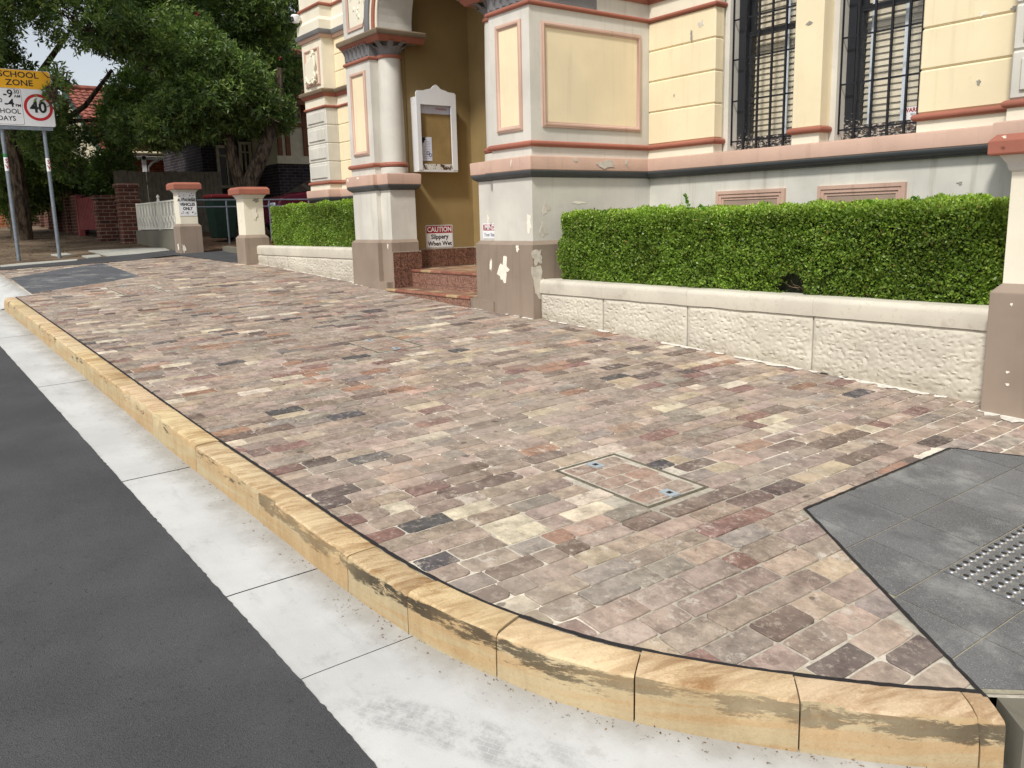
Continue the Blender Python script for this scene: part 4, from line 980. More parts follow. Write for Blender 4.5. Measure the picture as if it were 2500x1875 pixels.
for pth in ([(-7.20, 5.5), (-7.20, 5.16), (-6.56, 5.16), (-6.56, YW), (-5.685, YW), (-5.685, YW+.14)], [(-3.656, YW+.14), (-3.656, YW), (-2.885, YW), (-2.885, 6.50), (-2.05, 6.50), (-2.05, YW)], [(-14.65, 9.3), (-14.65, 6.50), (-13.86, 6.50), (-13.86, YW), (-10.33, YW), (-10.33, 5.16), (-9.70, 5.16), (-9.70, 5.30)]):
    b = MB(); b.molding(pth, TOP); part(b, 'torus_moulding', 'red_paint', True)
for pth in ([(pcR-.205, 5.7), (pcR-.205, 5.16), (-6.56, 5.16), (-6.56, YW), (-5.685, YW), (-5.685, YW+.14)], [(-3.656, YW+.14), (-3.656, YW), (-2.885, YW), (-2.885, 6.50), (-2.05, 6.50), (-2.05, YW)], [(-14.65, 9.3), (-14.65, 6.50), (-13.86, 6.50), (-13.86, YW), (-10.33, YW), (-10.33, 5.16), (pcL+.205, 5.16), (pcL+.205, 5.75)]):
    b = MB(); b.molding(pth, ENT1); part(b, 'cornice_moulding', 'red_paint', True)
    b = MB(); b.molding(pth, ENT2); part(b, 'cornice_ledge', 'stone_brown', True)
for s_, pc in ((1, pcR), (-1, pcL)):
    a, c = sorted((pc-s_*.205, pc+s_*.16)); b = MB(); b.box(a, c, 5.16, 5.7, 3.53, 3.664); part(b, 'abacus', 'stone_brown')
# --- left quoin above the cornice
b = MB(); b.box(-14.65, -13.86, 6.50, 9.4, 3.664, 4.47); part(b, 'shield_pilaster', 'cream_paint')
b = MB(); b.box(-13.85, -10.34, YW+.016, 7.2, 3.62, 5.9); part(b, 'wall_backing', 'cream_paint')
for za, zb in ((3.664, 3.93), (3.93, 4.20), (4.20, 4.47)): b = MB(); b.box(-13.86, -10.33, YW, YW+.13, za+.003, zb-.003, ch=.011); part(b, 'wall_course', 'yellow_paint')
pq = [(-14.65, 9.3), (-14.65, 6.50), (-13.86, 6.50), (-13.86, YW), (-10.33, YW)]
b = MB(); b.molding(pq, [(-.01, 4.46), (.03, 4.465), (.05, 4.50), (.055, 4.515), (-.01, 4.517)]); part(b, 'upper_band', 'pink_paint', True)
b = MB(); b.molding(pq, [(-.01, 4.517), (.065, 4.517), (.075, 4.54), (.08, 4.585), (.05, 4.60), (-.01, 4.60)]); part(b, 'upper_band_ledge', 'capital_grey', True)
b = MB(); b.molding(pq, [(-.01, 4.60), (.045, 4.60), (.045, 4.74), (.0, 4.80), (.0, 4.97), (-.01, 4.98)]); part(b, 'blocking_course', 'cream_paint')
b = MB(); b.molding(pq, torus(4.965, 5.02, .03)); part(b, 'torus_moulding', 'red_paint', True)
b = MB(); b.box(-14.65, -13.86, 6.50, 9.4, 4.98, 5.95); part(b, 'attic_block', 'cream_paint')
fr_u = (-14.53, -13.955); frame_panel(fr_u, (3.728, 4.333), 6.50, 'front', .045, .03, 'cream_paint')
b = MB()   # moulded shield with scrolls
b.add([(x, 6.44, z) for x, z in [(-14.43, 4.12), (-14.06, 4.20), (-14.08, 3.92), (-14.16, 3.84), (-14.36, 3.80), (-14.45, 3.92)]]+[(x, 6.50, z) for x, z in [(-14.46, 4.14), (-14.03, 4.23), (-14.05, 3.90), (-14.14, 3.81), (-14.38, 3.77), (-14.48, 3.90)]],
      [(0, 1, 2, 3, 4, 5)]+[(i, 6+i, 6+(i+1) % 6, (i+1) % 6) for i in range(6)]); sh = part(b, 'shield', 'cream_paint', bevel=.01)
for (cx, cz, r0) in ((-14.13, 4.235, .055), (-14.13, 3.80, .055), (-14.42, 3.83, .045)):
    b = MB(); pts = [(cx+r0*(1-.28*a/3.14)*math.cos(a), 6.445-.01*a/6, cz+r0*(1-.28*a/3.14)*math.sin(a)) for a in np.arange(0, 8, .3)]; b.tube(pts, [.021-.0004*i for i in range(len(pts))], 8); part(b, 'scroll', 'cream_paint', True, sh)
for pts in ([(-14.09, 4.20), (-14.05, 4.05), (-14.08, 3.95), (-14.06, 3.86), (-14.12, 3.80)], [(-14.42, 3.90), (-14.36, 3.82), (-14.28, 3.78), (-14.16, 3.79)]):
    b = MB(); b.tube([(p.x, 6.445, p.y) for p in dense(pts, .012)], .020, 8); part(b, 'strapwork', 'cream_paint', True, sh)
# --- arch and spandrels
CXa, ZS, R0 = (pcL+.175+pcR-.175)/2, 3.664, ((pcR-.175)-(pcL+.175))/2
def arch_ring(r0, r1, d0, d1, name, mat, yb=5.17, roll=False):
    b = MB(); n = 40; prof = [(r0, 0), (r0, d0), ((r0+r1)/2, max(d0, d1)+(.012 if roll else 0)), (r1, d1), (r1, 0)]; m_ = len(prof)
    for i in range(n+1):
        a = math.pi*i/n
        for r, d in prof: b.v.append((CXa-r*math.cos(a), yb-d-.01 if d else yb, ZS+r*math.sin(a)))
    for i in range(n):
        for j in range(m_-1): b.f.append((i*m_+j, (i+1)*m_+j, (i+1)*m_+j+1, i*m_+j+1)); b.mi.append(0)
    part(b, name, mat, True)
b = MB(); n = 40   # porch front wall above the arch, with thickness
X0, X1, Z1 = -10.33, -6.56, 5.9
ring = [(CXa-(R0)*math.cos(math.pi*i/n), ZS+(R0)*math.sin(math.pi*i/n)) for i in range(n+1)]
def outer(i):
    a = math.pi*i/n; c, s_ = math.cos(a), math.sin(a)
    k = []
    if c > 1e-6: k.append((CXa-X0)/c)
    if c < -1e-6: k.append((X1-CXa)/-c)
    if s_ > 1e-6: k.append((Z1-ZS)/s_)
    t_ = min(k); return (CXa-c*t_, ZS+s_*t_)
for yy in (5.163, 5.62):
    for p in ring: b.v.append((p[0], yy, p[1]))
    for i in range(n+1): q = outer(i); b.v.append((q[0], yy, q[1]))
N = n+1
for i in range(n):
    b.f += [(i, i+1, N+i+1, N+i), (2*N+i, 3*N+i, 3*N+i+1, 2*N+i+1), (i, 2*N+i, 2*N+i+1, i+1)]; b.mi += [0]*3
part(b, 'arch_wall', 'grey_paint')
arch_ring(R0, R0+.045, .012, .012, 'archivolt_fillet', 'cream_paint'); arch_ring(R0+.045, R0+.125, .03, .02, 'archivolt_roll', 'red_paint', roll=True)
arch_ring(R0+.125, R0+.18, .012, .012, 'archivolt_fillet', 'cream_paint'); arch_ring(R0+.18, R0+.29, .035, .03, 'archivolt_roll', 'capital_grey', roll=True)
for s_ in (1, -1):   # foliage spandrel panels
    m = (lambda x: x) if s_ < 0 else (lambda x: 2*CXa-x)
    ol = [(-10.215, 3.74), (-9.80, 3.74), (-9.70, 3.93), (-9.60, 4.14), (-9.45, 4.40), (-9.2, 4.62), (-8.9, 4.78), (-10.215, 4.78)]
    b = MB(); cxm = sum(p[0] for p in ol)/8; czm = sum(p[1] for p in ol)/8
    ou = [(m(x), 5.145, z) for x, z in ol]; inn = [(m(x+(cxm-x)*.10), 5.150, z+(czm-z)*.08) for x, z in ol]; bk = [(m(x), 5.17, z) for x, z in ol]
    b.add(ou+inn+bk, [(i, (i+1) % 8, 8+(i+1) % 8, 8+i) for i in range(8)]+[(i, 16+i, 16+(i+1) % 8, (i+1) % 8) for i in range(8)]); f_ = part(b, 'spandrel_frame', 'pink_paint')
    b = MB(); b.add([(x, 5.157, z) for x, y, z in inn], [tuple(range(8))]); part(b, 'spandrel_panel', 'cream_paint', parent=f_)
    b = MB()
    for k in range(34):
        x = random.uniform(-10.15, -9.72); z = random.uniform(3.80, 4.70); r = random.uniform(.02, .05)
        if x > -9.86 and z < 3.95: continue
        n_ = 9; ph = random.random()*6
        b.add([(m(x), 5.142, z)]+[(m(x+r*(1+.45*math.cos(5*(2*math.pi*q/n_)+ph))*math.cos(2*math.pi*q/n_)), 5.156, z+r*(1+.45*math.cos(5*(2*math.pi*q/n_)+ph))*math.sin(2*math.pi*q/n_)) for q in range(n_)], [(0, 1+q, 1+(q+1) % n_) for q in range(n_)])
    part(b, 'spandrel_foliage', M['cream_paint'], True, f_)
# --- porch interior
XI0, XI1 = -9.60, -7.29
b = MB(); b.box(-9.95, XI0, 5.60, 6.7, .4, 4.75); part(b, 'porch_side_wall', 'ochre')
b = MB(); b.box(XI1, -7.0, 5.60, 6.7, .4, 4.75); part(b, 'porch_side_wall', 'ochre')
b = MB(); b.box(-9.95, -7.0, 6.545, 6.9, .4, 4.75); part(b, 'porch_back_wall', 'ochre')
b = MB(); b.box(-10.0, -6.9, 5.62, 6.9, 4.72, 4.9); part(b, 'porch_ceiling', 'ochre')
# --- tiled steps and dado
def tiled(name, rect, fixed, axis, nu, nv, mat, parent, th=.008, gap=.004):
    u0, u1, v0, v1 = rect
    for i in range(nu):
        for j in range(nv):
            a, c = u0+(u1-u0)*i/nu+gap/2, u0+(u1-u0)*(i+1)/nu-gap/2; d, e = v0+(v1-v0)*j/nv+gap/2, v0+(v1-v0)*(j+1)/nv-gap/2
            b = MB()
            if axis == 'x': b.box(fixed, fixed+th, a, c, d, e)
            elif axis == 'y': b.box(a, c, fixed-th, fixed, d, e)
            part(b, name, mat, parent=parent)
b = MB(); b.box(XI0-.02, XI0+.004, 5.57, 6.55, .78, 1.07); dado = part(b, 'tile_dado', 'tile_grout')
tiled('dado_tile', (5.58, 6.535, .835, 1.06), XI0+.004, 'x', 9, 2, 'dado_tile', dado)
b = MB(); b.box(XI0, XI1, 6.53, 6.5445, .78, 1.07); dado2 = part(b, 'tile_dado', 'tile_grout')
tiled('dado_tile', (XI0+.02, XI1-.02, .835, 1.06), 6.53, 'y', 20, 2, 'dado_tile', dado2)
xs0 = pcL+.175+.035
b = MB(); b.box(xs0-.02, xs0+.004, 5.185, 5.60, .45, 1.055); dado3 = part(b, 'tile_dado', 'tile_grout')
tiled('dado_tile', (5.19, 5.595, .61, 1.05), xs0+.004, 'x', 4, 4, 'dado_tile', dado3)
def step(x0, x1, y0, y1, z0, z1, nt, name='porch_step'):
    b = MB(); b.box(x0, x1, y0, y1, z0-.15, z1-.012); s_ = part(b, name, 'tile_grout')
    ztop = z1-.030; n = int((x1-x0)/.155)
    for i in range(n):
        for j in range(2):
            a, c = x0+(x1-x0)*i/n+.002, x0+(x1-x0)*(i+1)/n-.002; e0, e1 = z0-.1+(ztop-z0+.1)*j/2+.002, z0-.1+(ztop-z0+.1)*(j+1)/2-.002
            b = MB(); b.box(a, c, y0-.008, y0, e0, e1); part(b, 'riser_tile', 'riser_tile', parent=s_)
    b = MB(); n2 = int((x1-x0)/.21)
    for i in range(n2):
        a, c = x0+(x1-x0)*i/n2+.0015, x0+(x1-x0)*(i+1)/n2-.0015; col = random.choice((lin(150, 98, 80), lin(140, 90, 74), lin(156, 108, 88), lin(150, 98, 80), lin(140, 90, 74), lin(180, 154, 116)))+(1,)
        b = MB(); b.box(a, c, y0-.022, y0+.05, z1-.028, z1, col, ch=.005); part(b, 'nosing_tile', 'floor_tile', parent=s_)
    ny = max(1, int(round((y1-y0-.05)/.155))); nx = int((x1-x0)/.155)
    for i in range(nx):
        for j in range(ny):
            col = random.choice((lin(146, 116, 94), lin(164, 138, 108), lin(124, 96, 80), lin(178, 154, 124), lin(150, 110, 90)))+(1,)
            b = MB(); b.box(x0+(x1-x0)*i/nx+.002, x0+(x1-x0)*(i+1)/nx-.002, y0+.052+(y1-y0-.052)*j/ny+.002, y0+.052+(y1-y0-.052)*(j+1)/ny-.002, z1-.012, z1-.002, col); part(b, 'floor_tile', 'floor_tile', parent=s_)
step(xs0-.01, pcR-.215, 5.095, 5.46, gz(-8.4, 5.1), .612, 1)
step(xs0+.012, pcR-.215, 5.455, 5.60, .612, .828, 1); step(XI0+.016, XI1-.002, 5.602, 6.52, .612, .828, 1, 'porch_floor')
# --- basement vent panels
for (a, c) in ((-5.646, -4.858), (-4.517, -3.718)):
    yv = YW+.035
    for k, (w_, pr) in enumerate(((0, .030), (.03, .022), (.055, .012))):
        b = MB(); x0, x1, zt = a+w_, c-w_, 1.632-w_; ww = .031
        b.box(x0, x0+ww, yv-pr, yv+.01, .80, zt); b.box(x1-ww, x1, yv-pr, yv+.01, .80, zt); b.box(x0+ww, x1-ww, yv-pr, yv+.01, zt-ww, zt)
        part(b, 'vent_frame', 'pink_paint')
    b = MB(); b.box(a+.085, c-.085, yv-.006, yv+.01, .80, 1.632-.085); part(b, 'vent_panel', 'panel_brown')
# --- peeled paint
def peel(cx, cz, w_, h_, face, axis, mat, sd, parent=hall):
    n = 22; b = MB(); vs = []
    for k in range(n):
        a = 2*math.pi*k/n; r = .62+.55*noise.noise((math.cos(a)*1.6+sd, math.sin(a)*1.6, sd*3))+.25*noise.noise((math.cos(a)*5, math.sin(a)*5+sd, sd)); u, v = cx+w_*r*math.cos(a), cz+h_*r*math.sin(a)
        vs.append((u, face, v) if axis == 'y' else (face, u, v))
    d = Vector((0, -.0025, 0)) if axis == 'y' else Vector((.0025, 0, 0))
    b.add([tuple(Vector(v)+d) for v in vs]+vs, [tuple(range(n))]+[(k, n+k, n+(k+1) % n, (k+1) % n) for k in range(n)]); part(b, 'peeled_patch', mat, parent=parent)
for a in [(-6.62, 1.38, .06, .13, 5.16, 'y', 'bare_patch', 1.1), (-7.30, 1.42, .02, .07, 5.16, 'y', 'bare_patch', 2.2), (-6.76, 1.13, .04, .05, 5.12, 'y', 'bare_patch', 3.3), (-6.98, .92, .13, .17, 5.12, 'y', 'bare_patch', 9.4), (-7.22, .96, .03, .10, 5.12, 'y', 'bare_patch', 5.5),
          (5.33, 1.52, .07, .11, -6.56, 'x', 'bare_grey', 6.6), (5.18, 1.06, .10, .12, -6.52, 'x', 'bare_grey', 7.7), (5.20, .80, .17, .24, -6.52, 'x', 'bare_grey', 8.8), (5.30, 1.30, .08, .10, -6.56, 'x', 'bare_grey', 4.9), (5.75, 1.56, .12, .02, -6.56, 'x', 'bare_patch', 5.2),
          (6.06, 1.935, .16, .055, -6.498, 'x', 'bare_grey', 3.9), (5.66, 1.97, .03, .03, -6.498, 'x', 'bare_grey', 2.9), (6.35, 1.95, .03, .05, -6.498, 'x', 'bare_grey', 1.9), (-6.80, 1.95, .012, .05, 5.098, 'y', 'bare_patch', 2.4),
          (-10.32, 1.955, .03, .03, 5.098, 'y', 'bare_patch', 4.4), (-10.05, 1.97, .04, .03, 5.098, 'y', 'bare_patch', 6.4), (-5.86, 3.22, .05, .05, YW, 'y', 'bare_grey', 3.1), (-5.98, 3.13, .02, .09, YW, 'y', 'scar', 7.1), (-3.20, 2.80, .035, .03, YW, 'y', 'bare_patch', 8.1), (-2.96, 2.79, .08, .03, YW, 'y', 'scar', 9.1),
          (-9.50, 1.12, .02, .05, 5.18, 'y', 'bare_patch', 5.7), (-6.2, 2.60, .012, .02, YW, 'y', 'scar', 1.7), (-4.66, 3.0, .05, .02, YW, 'y', 'scar', 2.7), (-3.2, 2.32, .02, .03, YW, 'y', 'scar', 3.7), (-2.86, 1.72, .12, .03, YW+.035, 'y', 'scar', 4.7), (-3.3, 1.60, .03, .02, YW+.035, 'y', 'scar', 6.1)]: peel(*a)
# --- security camera on the left quoin
cm = thing('security_camera', (-14.60, 6.43, 4.87), 'white dome security camera on the shield pilaster above the cream shield', 'camera')
b = MB(); b.lathe([(.001, 4.80), (.05, 4.81), (.075, 4.85), (.078, 4.92), (.06, 4.94)], -14.60, 6.40, 20); b.build('housing', M['sign_white'], cm, smooth=True)
b = MB(); b.box(-14.63, -14.57, 6.44, 6.502, 4.85, 4.92); b.build('bracket', M['sign_white'], cm)
b = MB(); b.lathe([(.001, 4.822), (.035, 4.832), (.04, 4.87), (.03, 4.90)], -14.585, 6.345, 14); b.build('lens_dome', M['car_glass'], cm, smooth=True)

# ------------------------------------------------------------------ signs and notice board in the porch
nb = thing('notice_board', (XI0, 5.94, 2.04), 'weathered white notice board with shaped top on the ochre porch wall', 'notice board')
xf = XI0+.12; Y0, Y1 = 5.655, 6.235
top = [(Y0, 2.98), (Y0+.02, 3.0), (Y0+.11, 3.005), (Y0+.15, 3.02), (Y0+.22, 3.035), (Y0+.26, 3.07), (Y0+.29, 3.085), (Y0+.32, 3.07), (Y0+.36, 3.035), (Y0+.43, 3.02), (Y0+.47, 3.005), (Y1-.02, 3.0), (Y1, 2.98)]
b = MB(); pl = [(Y0, 2.84)]+top+[(Y1, 2.84)]; n = len(pl); b.add([(xf+.02, y, z) for y, z in pl]+[(xf, y, z) for y, z in pl], [tuple(range(n)), tuple(range(n, 2*n))[::-1]]+[(k, n+k, n+(k+1) % n, (k+1) % n) for k in range(n)]); b.build('pediment', M['white_paint'], nb)
b = MB(); b.box(XI0, xf, Y0, Y0+.02, 2.05, 2.93); b.build('side_panel', M['white_paint'], nb)
b = MB(); b.box(XI0, xf, Y1-.02, Y1, 2.05, 2.93); b.build('side_panel', M['white_paint'], nb)
b = MB(); b.box(XI0, xf, Y0+.02, Y1-.02, 2.90, 2.93); b.box(XI0, xf+.015, Y0, Y1, 2.03, 2.05); b.build('case_rail', M['white_paint'], nb)
b = MB(); b.box(xf, xf+.02, Y0, Y0+.055, 2.05, 2.84); b.build('frame_stile', M['white_paint'], nb)
b = MB(); b.box(xf, xf+.02, Y1-.075, Y1, 2.05, 2.84); b.build('frame_stile', M['white_paint'], nb)
b = MB(); b.box(xf-.004, xf+.012, Y0+.055, Y1-.075, 2.052, 2.125); b.build('bottom_rail', M['peel'], nb)
b = MB(); b.box(XI0, XI0+.085, Y0+.02, Y1-.02, 2.052, 2.898); b.build('backing_board', M['cork'], nb)
b = MB(); b.box(XI0+.085, XI0+.088, Y0+.03, Y1-.03, 2.74, 2.897); b.build('paper_header', M['paper'], nb)
text_mesh('notice_text', 'WARNING', .035, M['ink_red'], nb, (XI0+.0888, Y1-.19, 2.80), (0, 1, 0), (0, 0, 1)); 
hb = thing('paper_notice', (XI0+.09, 5.80, 2.18), 'white paper notice with dark splash and blue rings pinned in the notice board', 'notice')
b = MB(); b.box(XI0+0.0880, XI0+0.0895, 5.715, 5.885, 2.165, 2.455); b.build('sheet', M['paper'], hb)
b = MB(); rr = [(5.717, 2.452), (5.80, 2.452), (5.785, 2.435), (5.80, 2.42), (5.775, 2.41), (5.77, 2.385), (5.75, 2.38), (5.745, 2.345), (5.73, 2.35), (5.725, 2.325), (5.717, 2.33)]; b.add([(XI0+0.0899, y, z) for y, z in rr], [tuple(range(len(rr)))]); b.build('dark_print', M['ink'], hb)
for k in range(11):
    b = MB(); z = 2.40-.0205*k; b.box(XI0+0.0896, XI0+0.0899, 5.79 if k < 3 else 5.73, 5.79+.08*random.uniform(.6, 1.0), z, z+.004); b.build('print_line', M['ink_grey'], hb)
for (cy, cz, r) in ((5.825, 2.26, .022), (5.86, 2.235, .022)):
    b = MB(); b.v = []; n = 24
    for k in range(n):
        a = 2*math.pi*k/n; b.v += [(XI0+0.0902, cy+r*math.cos(a), cz+r*math.sin(a)), (XI0+0.0902, cy+r*.62*math.cos(a), cz+r*.62*math.sin(a))]
    b.f = [(2*k, 2*((k+1) % n), 2*((k+1) % n)+1, 2*k+1) for k in range(n)]; b.mi = [0]*n; b.build('print_ring', M['ink_blue'], hb)
def rrect(u0, u1, v0, v1, r, seg=5):
    out = []
    for (cu, cv, a0) in ((u1-r, v1-r, 0), (u0+r, v1-r, 90), (u0+r, v0+r, 180), (u1-r, v0+r, 270)):
        for k in range(seg+1): a = R(a0+90*k/seg); out.append((cu+r*math.cos(a), cv+r*math.sin(a)))
    return out
def plate(name, outline, fn, th, mat, parent):
    n = len(outline); b = MB(); b.add([fn(u, v, th) for u, v in outline]+[fn(u, v, 0) for u, v in outline], [tuple(range(n)), tuple(range(n, 2*n))[::-1]]+[(k, n+k, n+(k+1) % n, (k+1) % n) for k in range(n)]); return b.build(name, mat, parent)
cs = thing('caution_sign', (XI0, 6.0, 1.07), 'red and white sign reading CAUTION Slippery When Wet above the porch tiles', 'sign')
fn = lambda u, v, d: (XI0+.002+d, u, v)
plate('sign_plate', rrect(5.793, 6.207, 1.072, 1.365, .02), fn, .004, M['sign_white'], cs); plate('sign_border', rrect(5.800, 6.200, 1.079, 1.358, .016), fn, .0046, M['ink'], cs); plate('sign_face', rrect(5.804, 6.196, 1.083, 1.354, .014), fn, .0052, M['sign_white'], cs)
plate('red_header', [(5.804, 1.262), (6.196, 1.262), (6.196, 1.340), (6.185, 1.352), (5.815, 1.352), (5.804, 1.340)], fn, .0058, M['ink_red'], cs)
text_mesh('sign_text', 'CAUTION', .088, M['sign_white'], cs, (XI0+.0085, 6.0, 1.307), (0, 1, 0), (0, 0, 1), bold=.002, sx=.94)
text_mesh('sign_text', 'Slippery', .082, M['ink'], cs, (XI0+.008, 6.0, 1.215), (0, 1, 0), (0, 0, 1), bold=.002); text_mesh('sign_text', 'When Wet', .078, M['ink'], cs, (XI0+.008, 6.0, 1.127), (0, 1, 0), (0, 0, 1), bold=.002)
ms = thing('mind_step_sign', (-7.38, 5.214, 1.225), 'small red and white sign reading MIND Your Step beside the right porch pillar', 'sign')
fn2 = lambda u, v, d: (u, 5.214-d, v)
plate('sign_plate', rrect(-7.475, -7.225, 1.222, 1.378, .012), fn2, .003, M['sign_white'], ms); plate('red_header', rrect(-7.465, -7.235, 1.305, 1.366, .006), fn2, .0036, M['ink_red'], ms)
text_mesh('sign_text', 'MIND', .07, M['sign_white'], ms, (-7.35, 5.2095, 1.335), (1, 0, 0), (0, 0, 1), bold=.002); text_mesh('sign_text', 'Your Step', .05, M['ink_grey'], ms, (-7.35, 5.2095, 1.262), (1, 0, 0), (0, 0, 1), bold=.001)

# ------------------------------------------------------------------ gate piers
def gate_pier(x0, y0, wb, zb, zs, zn, zt, label, extra=None):
    """x0,y0: front left corner of the base; wb base width; zb top of base; zs top of shaft; zn top of neck; zt top of cap"""
    z0 = gz(x0, y0); t = thing('gate_pier', (x0+wb/2, y0+wb/2, z0), label, 'gate pier', 'painted gate piers with terracotta caps')
    cx, cy = x0+wb/2, y0+wb/2
    def stack(prof, name, mat, bev=0):
        b = MB()
        for h, z in prof: b.v += [(cx-h, cy-h, z), (cx+h, cy-h, z), (cx+h, cy+h, z), (cx-h, cy+h, z)]
        n = len(prof); b.f = [(i*4+k, i*4+(k+1) % 4, (i+1)*4+(k+1) % 4, (i+1)*4+k) for i in range(n-1) for k in range(4)]+[(0, 3, 2, 1), tuple((n-1)*4+k for k in range(4))]; b.mi = [0]*len(b.f); return b.build(name, M[mat], t, bevel=bev)
    hb = wb/2; hs = hb-.045
    stack([(hb, z0-.1), (hb, zb-.05), (hs+.001, zb)], 'pier_base', 'brown_paint', .006); sh = stack([(hs, zb-.02), (hs, zs)], 'pier_shaft', 'cream_paint' if extra != 'white' else 'cream_paint', .004)
    stack([(hs, zs), (hs+.012, zs+.012), (hs+.02, zs+(zn-zs)*.5), (hs+.05, zn)], 'pier_neck', 'grey_paint'); stack([(hb+.045, zn), (hb+.05, zn+.01), (hb+.05, zt-.035), (hb+.02, zt), (.02, zt+.012)], 'pier_cap', 'red_paint', .004)
    return t, sh
g1, s1 = gate_pier(-2.252, 5.04, .43, .993, 1.60, 1.690, 1.80, 'cream gate pier with taupe base at the end of the long planter wall')
g2, s2 = gate_pier(-14.45, 5.00, .42, 1.27, 1.85, 1.92, 2.04, 'flaking cream gate pier beside the short hedge')
g3, s3 = gate_pier(-17.52, 4.85, .42, 1.487, 2.07, 2.13, 2.26, 'gate pier carrying the AUTHORISED VEHICLES ONLY plate')
for a in [(5.22, 1.62, .07, .16, -14.068, 'x', 'bare_patch', 3.2, g2), (5.26, 1.83, .10, .05, -14.068, 'x', 'scar', 1.2, g2), (-14.25, 1.55, .03, .13, 5.043, 'y', 'bare_patch', 6.3, g2), (-17.3, 1.05, .06, .13, 4.85, 'y', 'bare_patch', 8.3, g3), (4.90, 1.02, .05, .13, -17.10, 'x', 'bare_patch', 5.3, g3), (-2.13, .88, .012, .012, 5.04, 'y', 'bare_patch', 1.3, g1), (-2.12, .5, .015, .012, 5.04, 'y', 'bare_patch', 2.3, g1), (-2.115, .43, .02, .01, 5.04, 'y', 'bare_patch', 3.4, g1), (-2.2, 1.78, .02, .01, 4.95, 'y', 'bare_patch', 3.5, g1)]:
    peel(*a[:8], parent=a[8])
ap = thing('vehicles_sign', (-17.14, 5.06, 1.64), 'peeling white plate reading AUTHORISED VEHICLES ONLY on the gate pier', 'sign')
fn3 = lambda u, v, d: (-17.144+d, u, v)
plate('sign_plate', [(4.885, 1.635), (5.215, 1.635), (5.215, 2.11), (4.885, 2.11)], fn3, .006, M['sign_white'], ap)
for k, (tx, zz) in enumerate((('AUTHORISED', 1.93), ('VEHICLES', 1.85), ('ONLY', 1.77))): text_mesh('sign_text', tx, .078 if k else .07, M['ink'], ap, (-17.137, 5.05, zz), (0, 1, 0), (0, 0, 1), bold=.003, sx=.85)
def flecks(name, n, y0, y1, z0, z1, x, mat, parent, r0=.004, r1=.014):
    b = MB()
    for k in range(n):
        y, z, r = random.uniform(y0, y1), random.uniform(z0, z1), random.uniform(r0, r1); m_ = 7; ph = random.random()*9
        b.add([(x, y+r*(1+.5*math.sin(3*a_+ph))*math.cos(a_)*1.5, z+r*(1+.5*math.cos(2*a_+ph))*math.sin(a_)) for a_ in [2*math.pi*q/m_ for q in range(m_)]], [tuple(range(m_))])
    b.build(name, mat, parent)
flecks('flaked_paint', 26, 4.90, 5.20, 1.96, 2.10, -17.1372, M['ink'], ap, .003, .009); flecks('flaked_paint', 18, 4.92, 5.20, 1.66, 1.72, -17.1372, M['ink'], ap, .003, .010); flecks('flaked_paint', 14, 4.92, 5.2, 1.72, 1.97, -17.1366, M['sign_white'], ap, .003, .007)

# ------------------------------------------------------------------ far end of the street
def poly_sheet(name, pts, off, mat, parent=None, th=0):
    b = MB(); n = len(pts); pts = ccw(pts); b.add([(x, y, gz(x, y)+off) for x, y in pts], [tuple(range(n))])
    if th: b.add([(x, y, gz(x, y)+off) for x, y in pts]+[(x, y, gz(x, y)+off-th) for x, y in pts], [(k, n+k, n+(k+1) % n, (k+1) % n) for k in range(n)])
    o = b.build(name, mat, parent)
    if not parent: o['kind'] = 'structure'
    return o
verge = poly_sheet('verge', [(-70, 1.15), (-15.7, 1.15), (-15.7, 1.66), (-16.6, 1.66), (-16.6, 5.2), (-70, 5.2)], -.010, M['dirt'])
yard = poly_sheet('yard', [(-70, 5.2), (-14.72, 5.2), (-14.72, 40), (-70, 40)], -.02, M['mulch'])
poly_sheet('lane', [(-16.42, 1.70), (-16.40, 3.62), (-16.90, 4.66), (-15.6, 4.84), (-14.46, 5.0), (-14.72, 5.6), (-17.05, 5.62), (-17.05, 5.28), (-18.08, 5.0), (-17.68, 3.55), (-17.08, 1.80)], .007, M['asphalt'])
for pts in ([(-17.34, 1.82), (-17.49, 2.23), (-17.49, 2.61), (-17.53, 3.1), (-17.22, 3.02), (-17.11, 2.57), (-16.96, 1.80)], [(-19.11, 2.90), (-19.24, 3.19), (-18.69, 3.22), (-18.55, 2.98)], [(-18.26, 3.3), (-18.31, 3.61), (-17.75, 3.55), (-17.68, 3.30)], [(-19.48, 3.66), (-19.31, 4.66), (-18.8, 5.0), (-18.10, 4.9), (-17.78, 4.24), (-17.70, 3.68)]):
    poly_sheet('paving_slab', pts, .012, M['concrete'], verge, .03)
b = MB(); b.prism([(-17.05, 5.62), (-14.73, 5.62), (-14.73, 5.76), (-17.05, 5.76)], lambda x, y: gz(x, y)-.1, lambda x, y: gz(x, y)+.10); o = b.build('edging', M['old_concrete']); o['kind'] = 'structure'
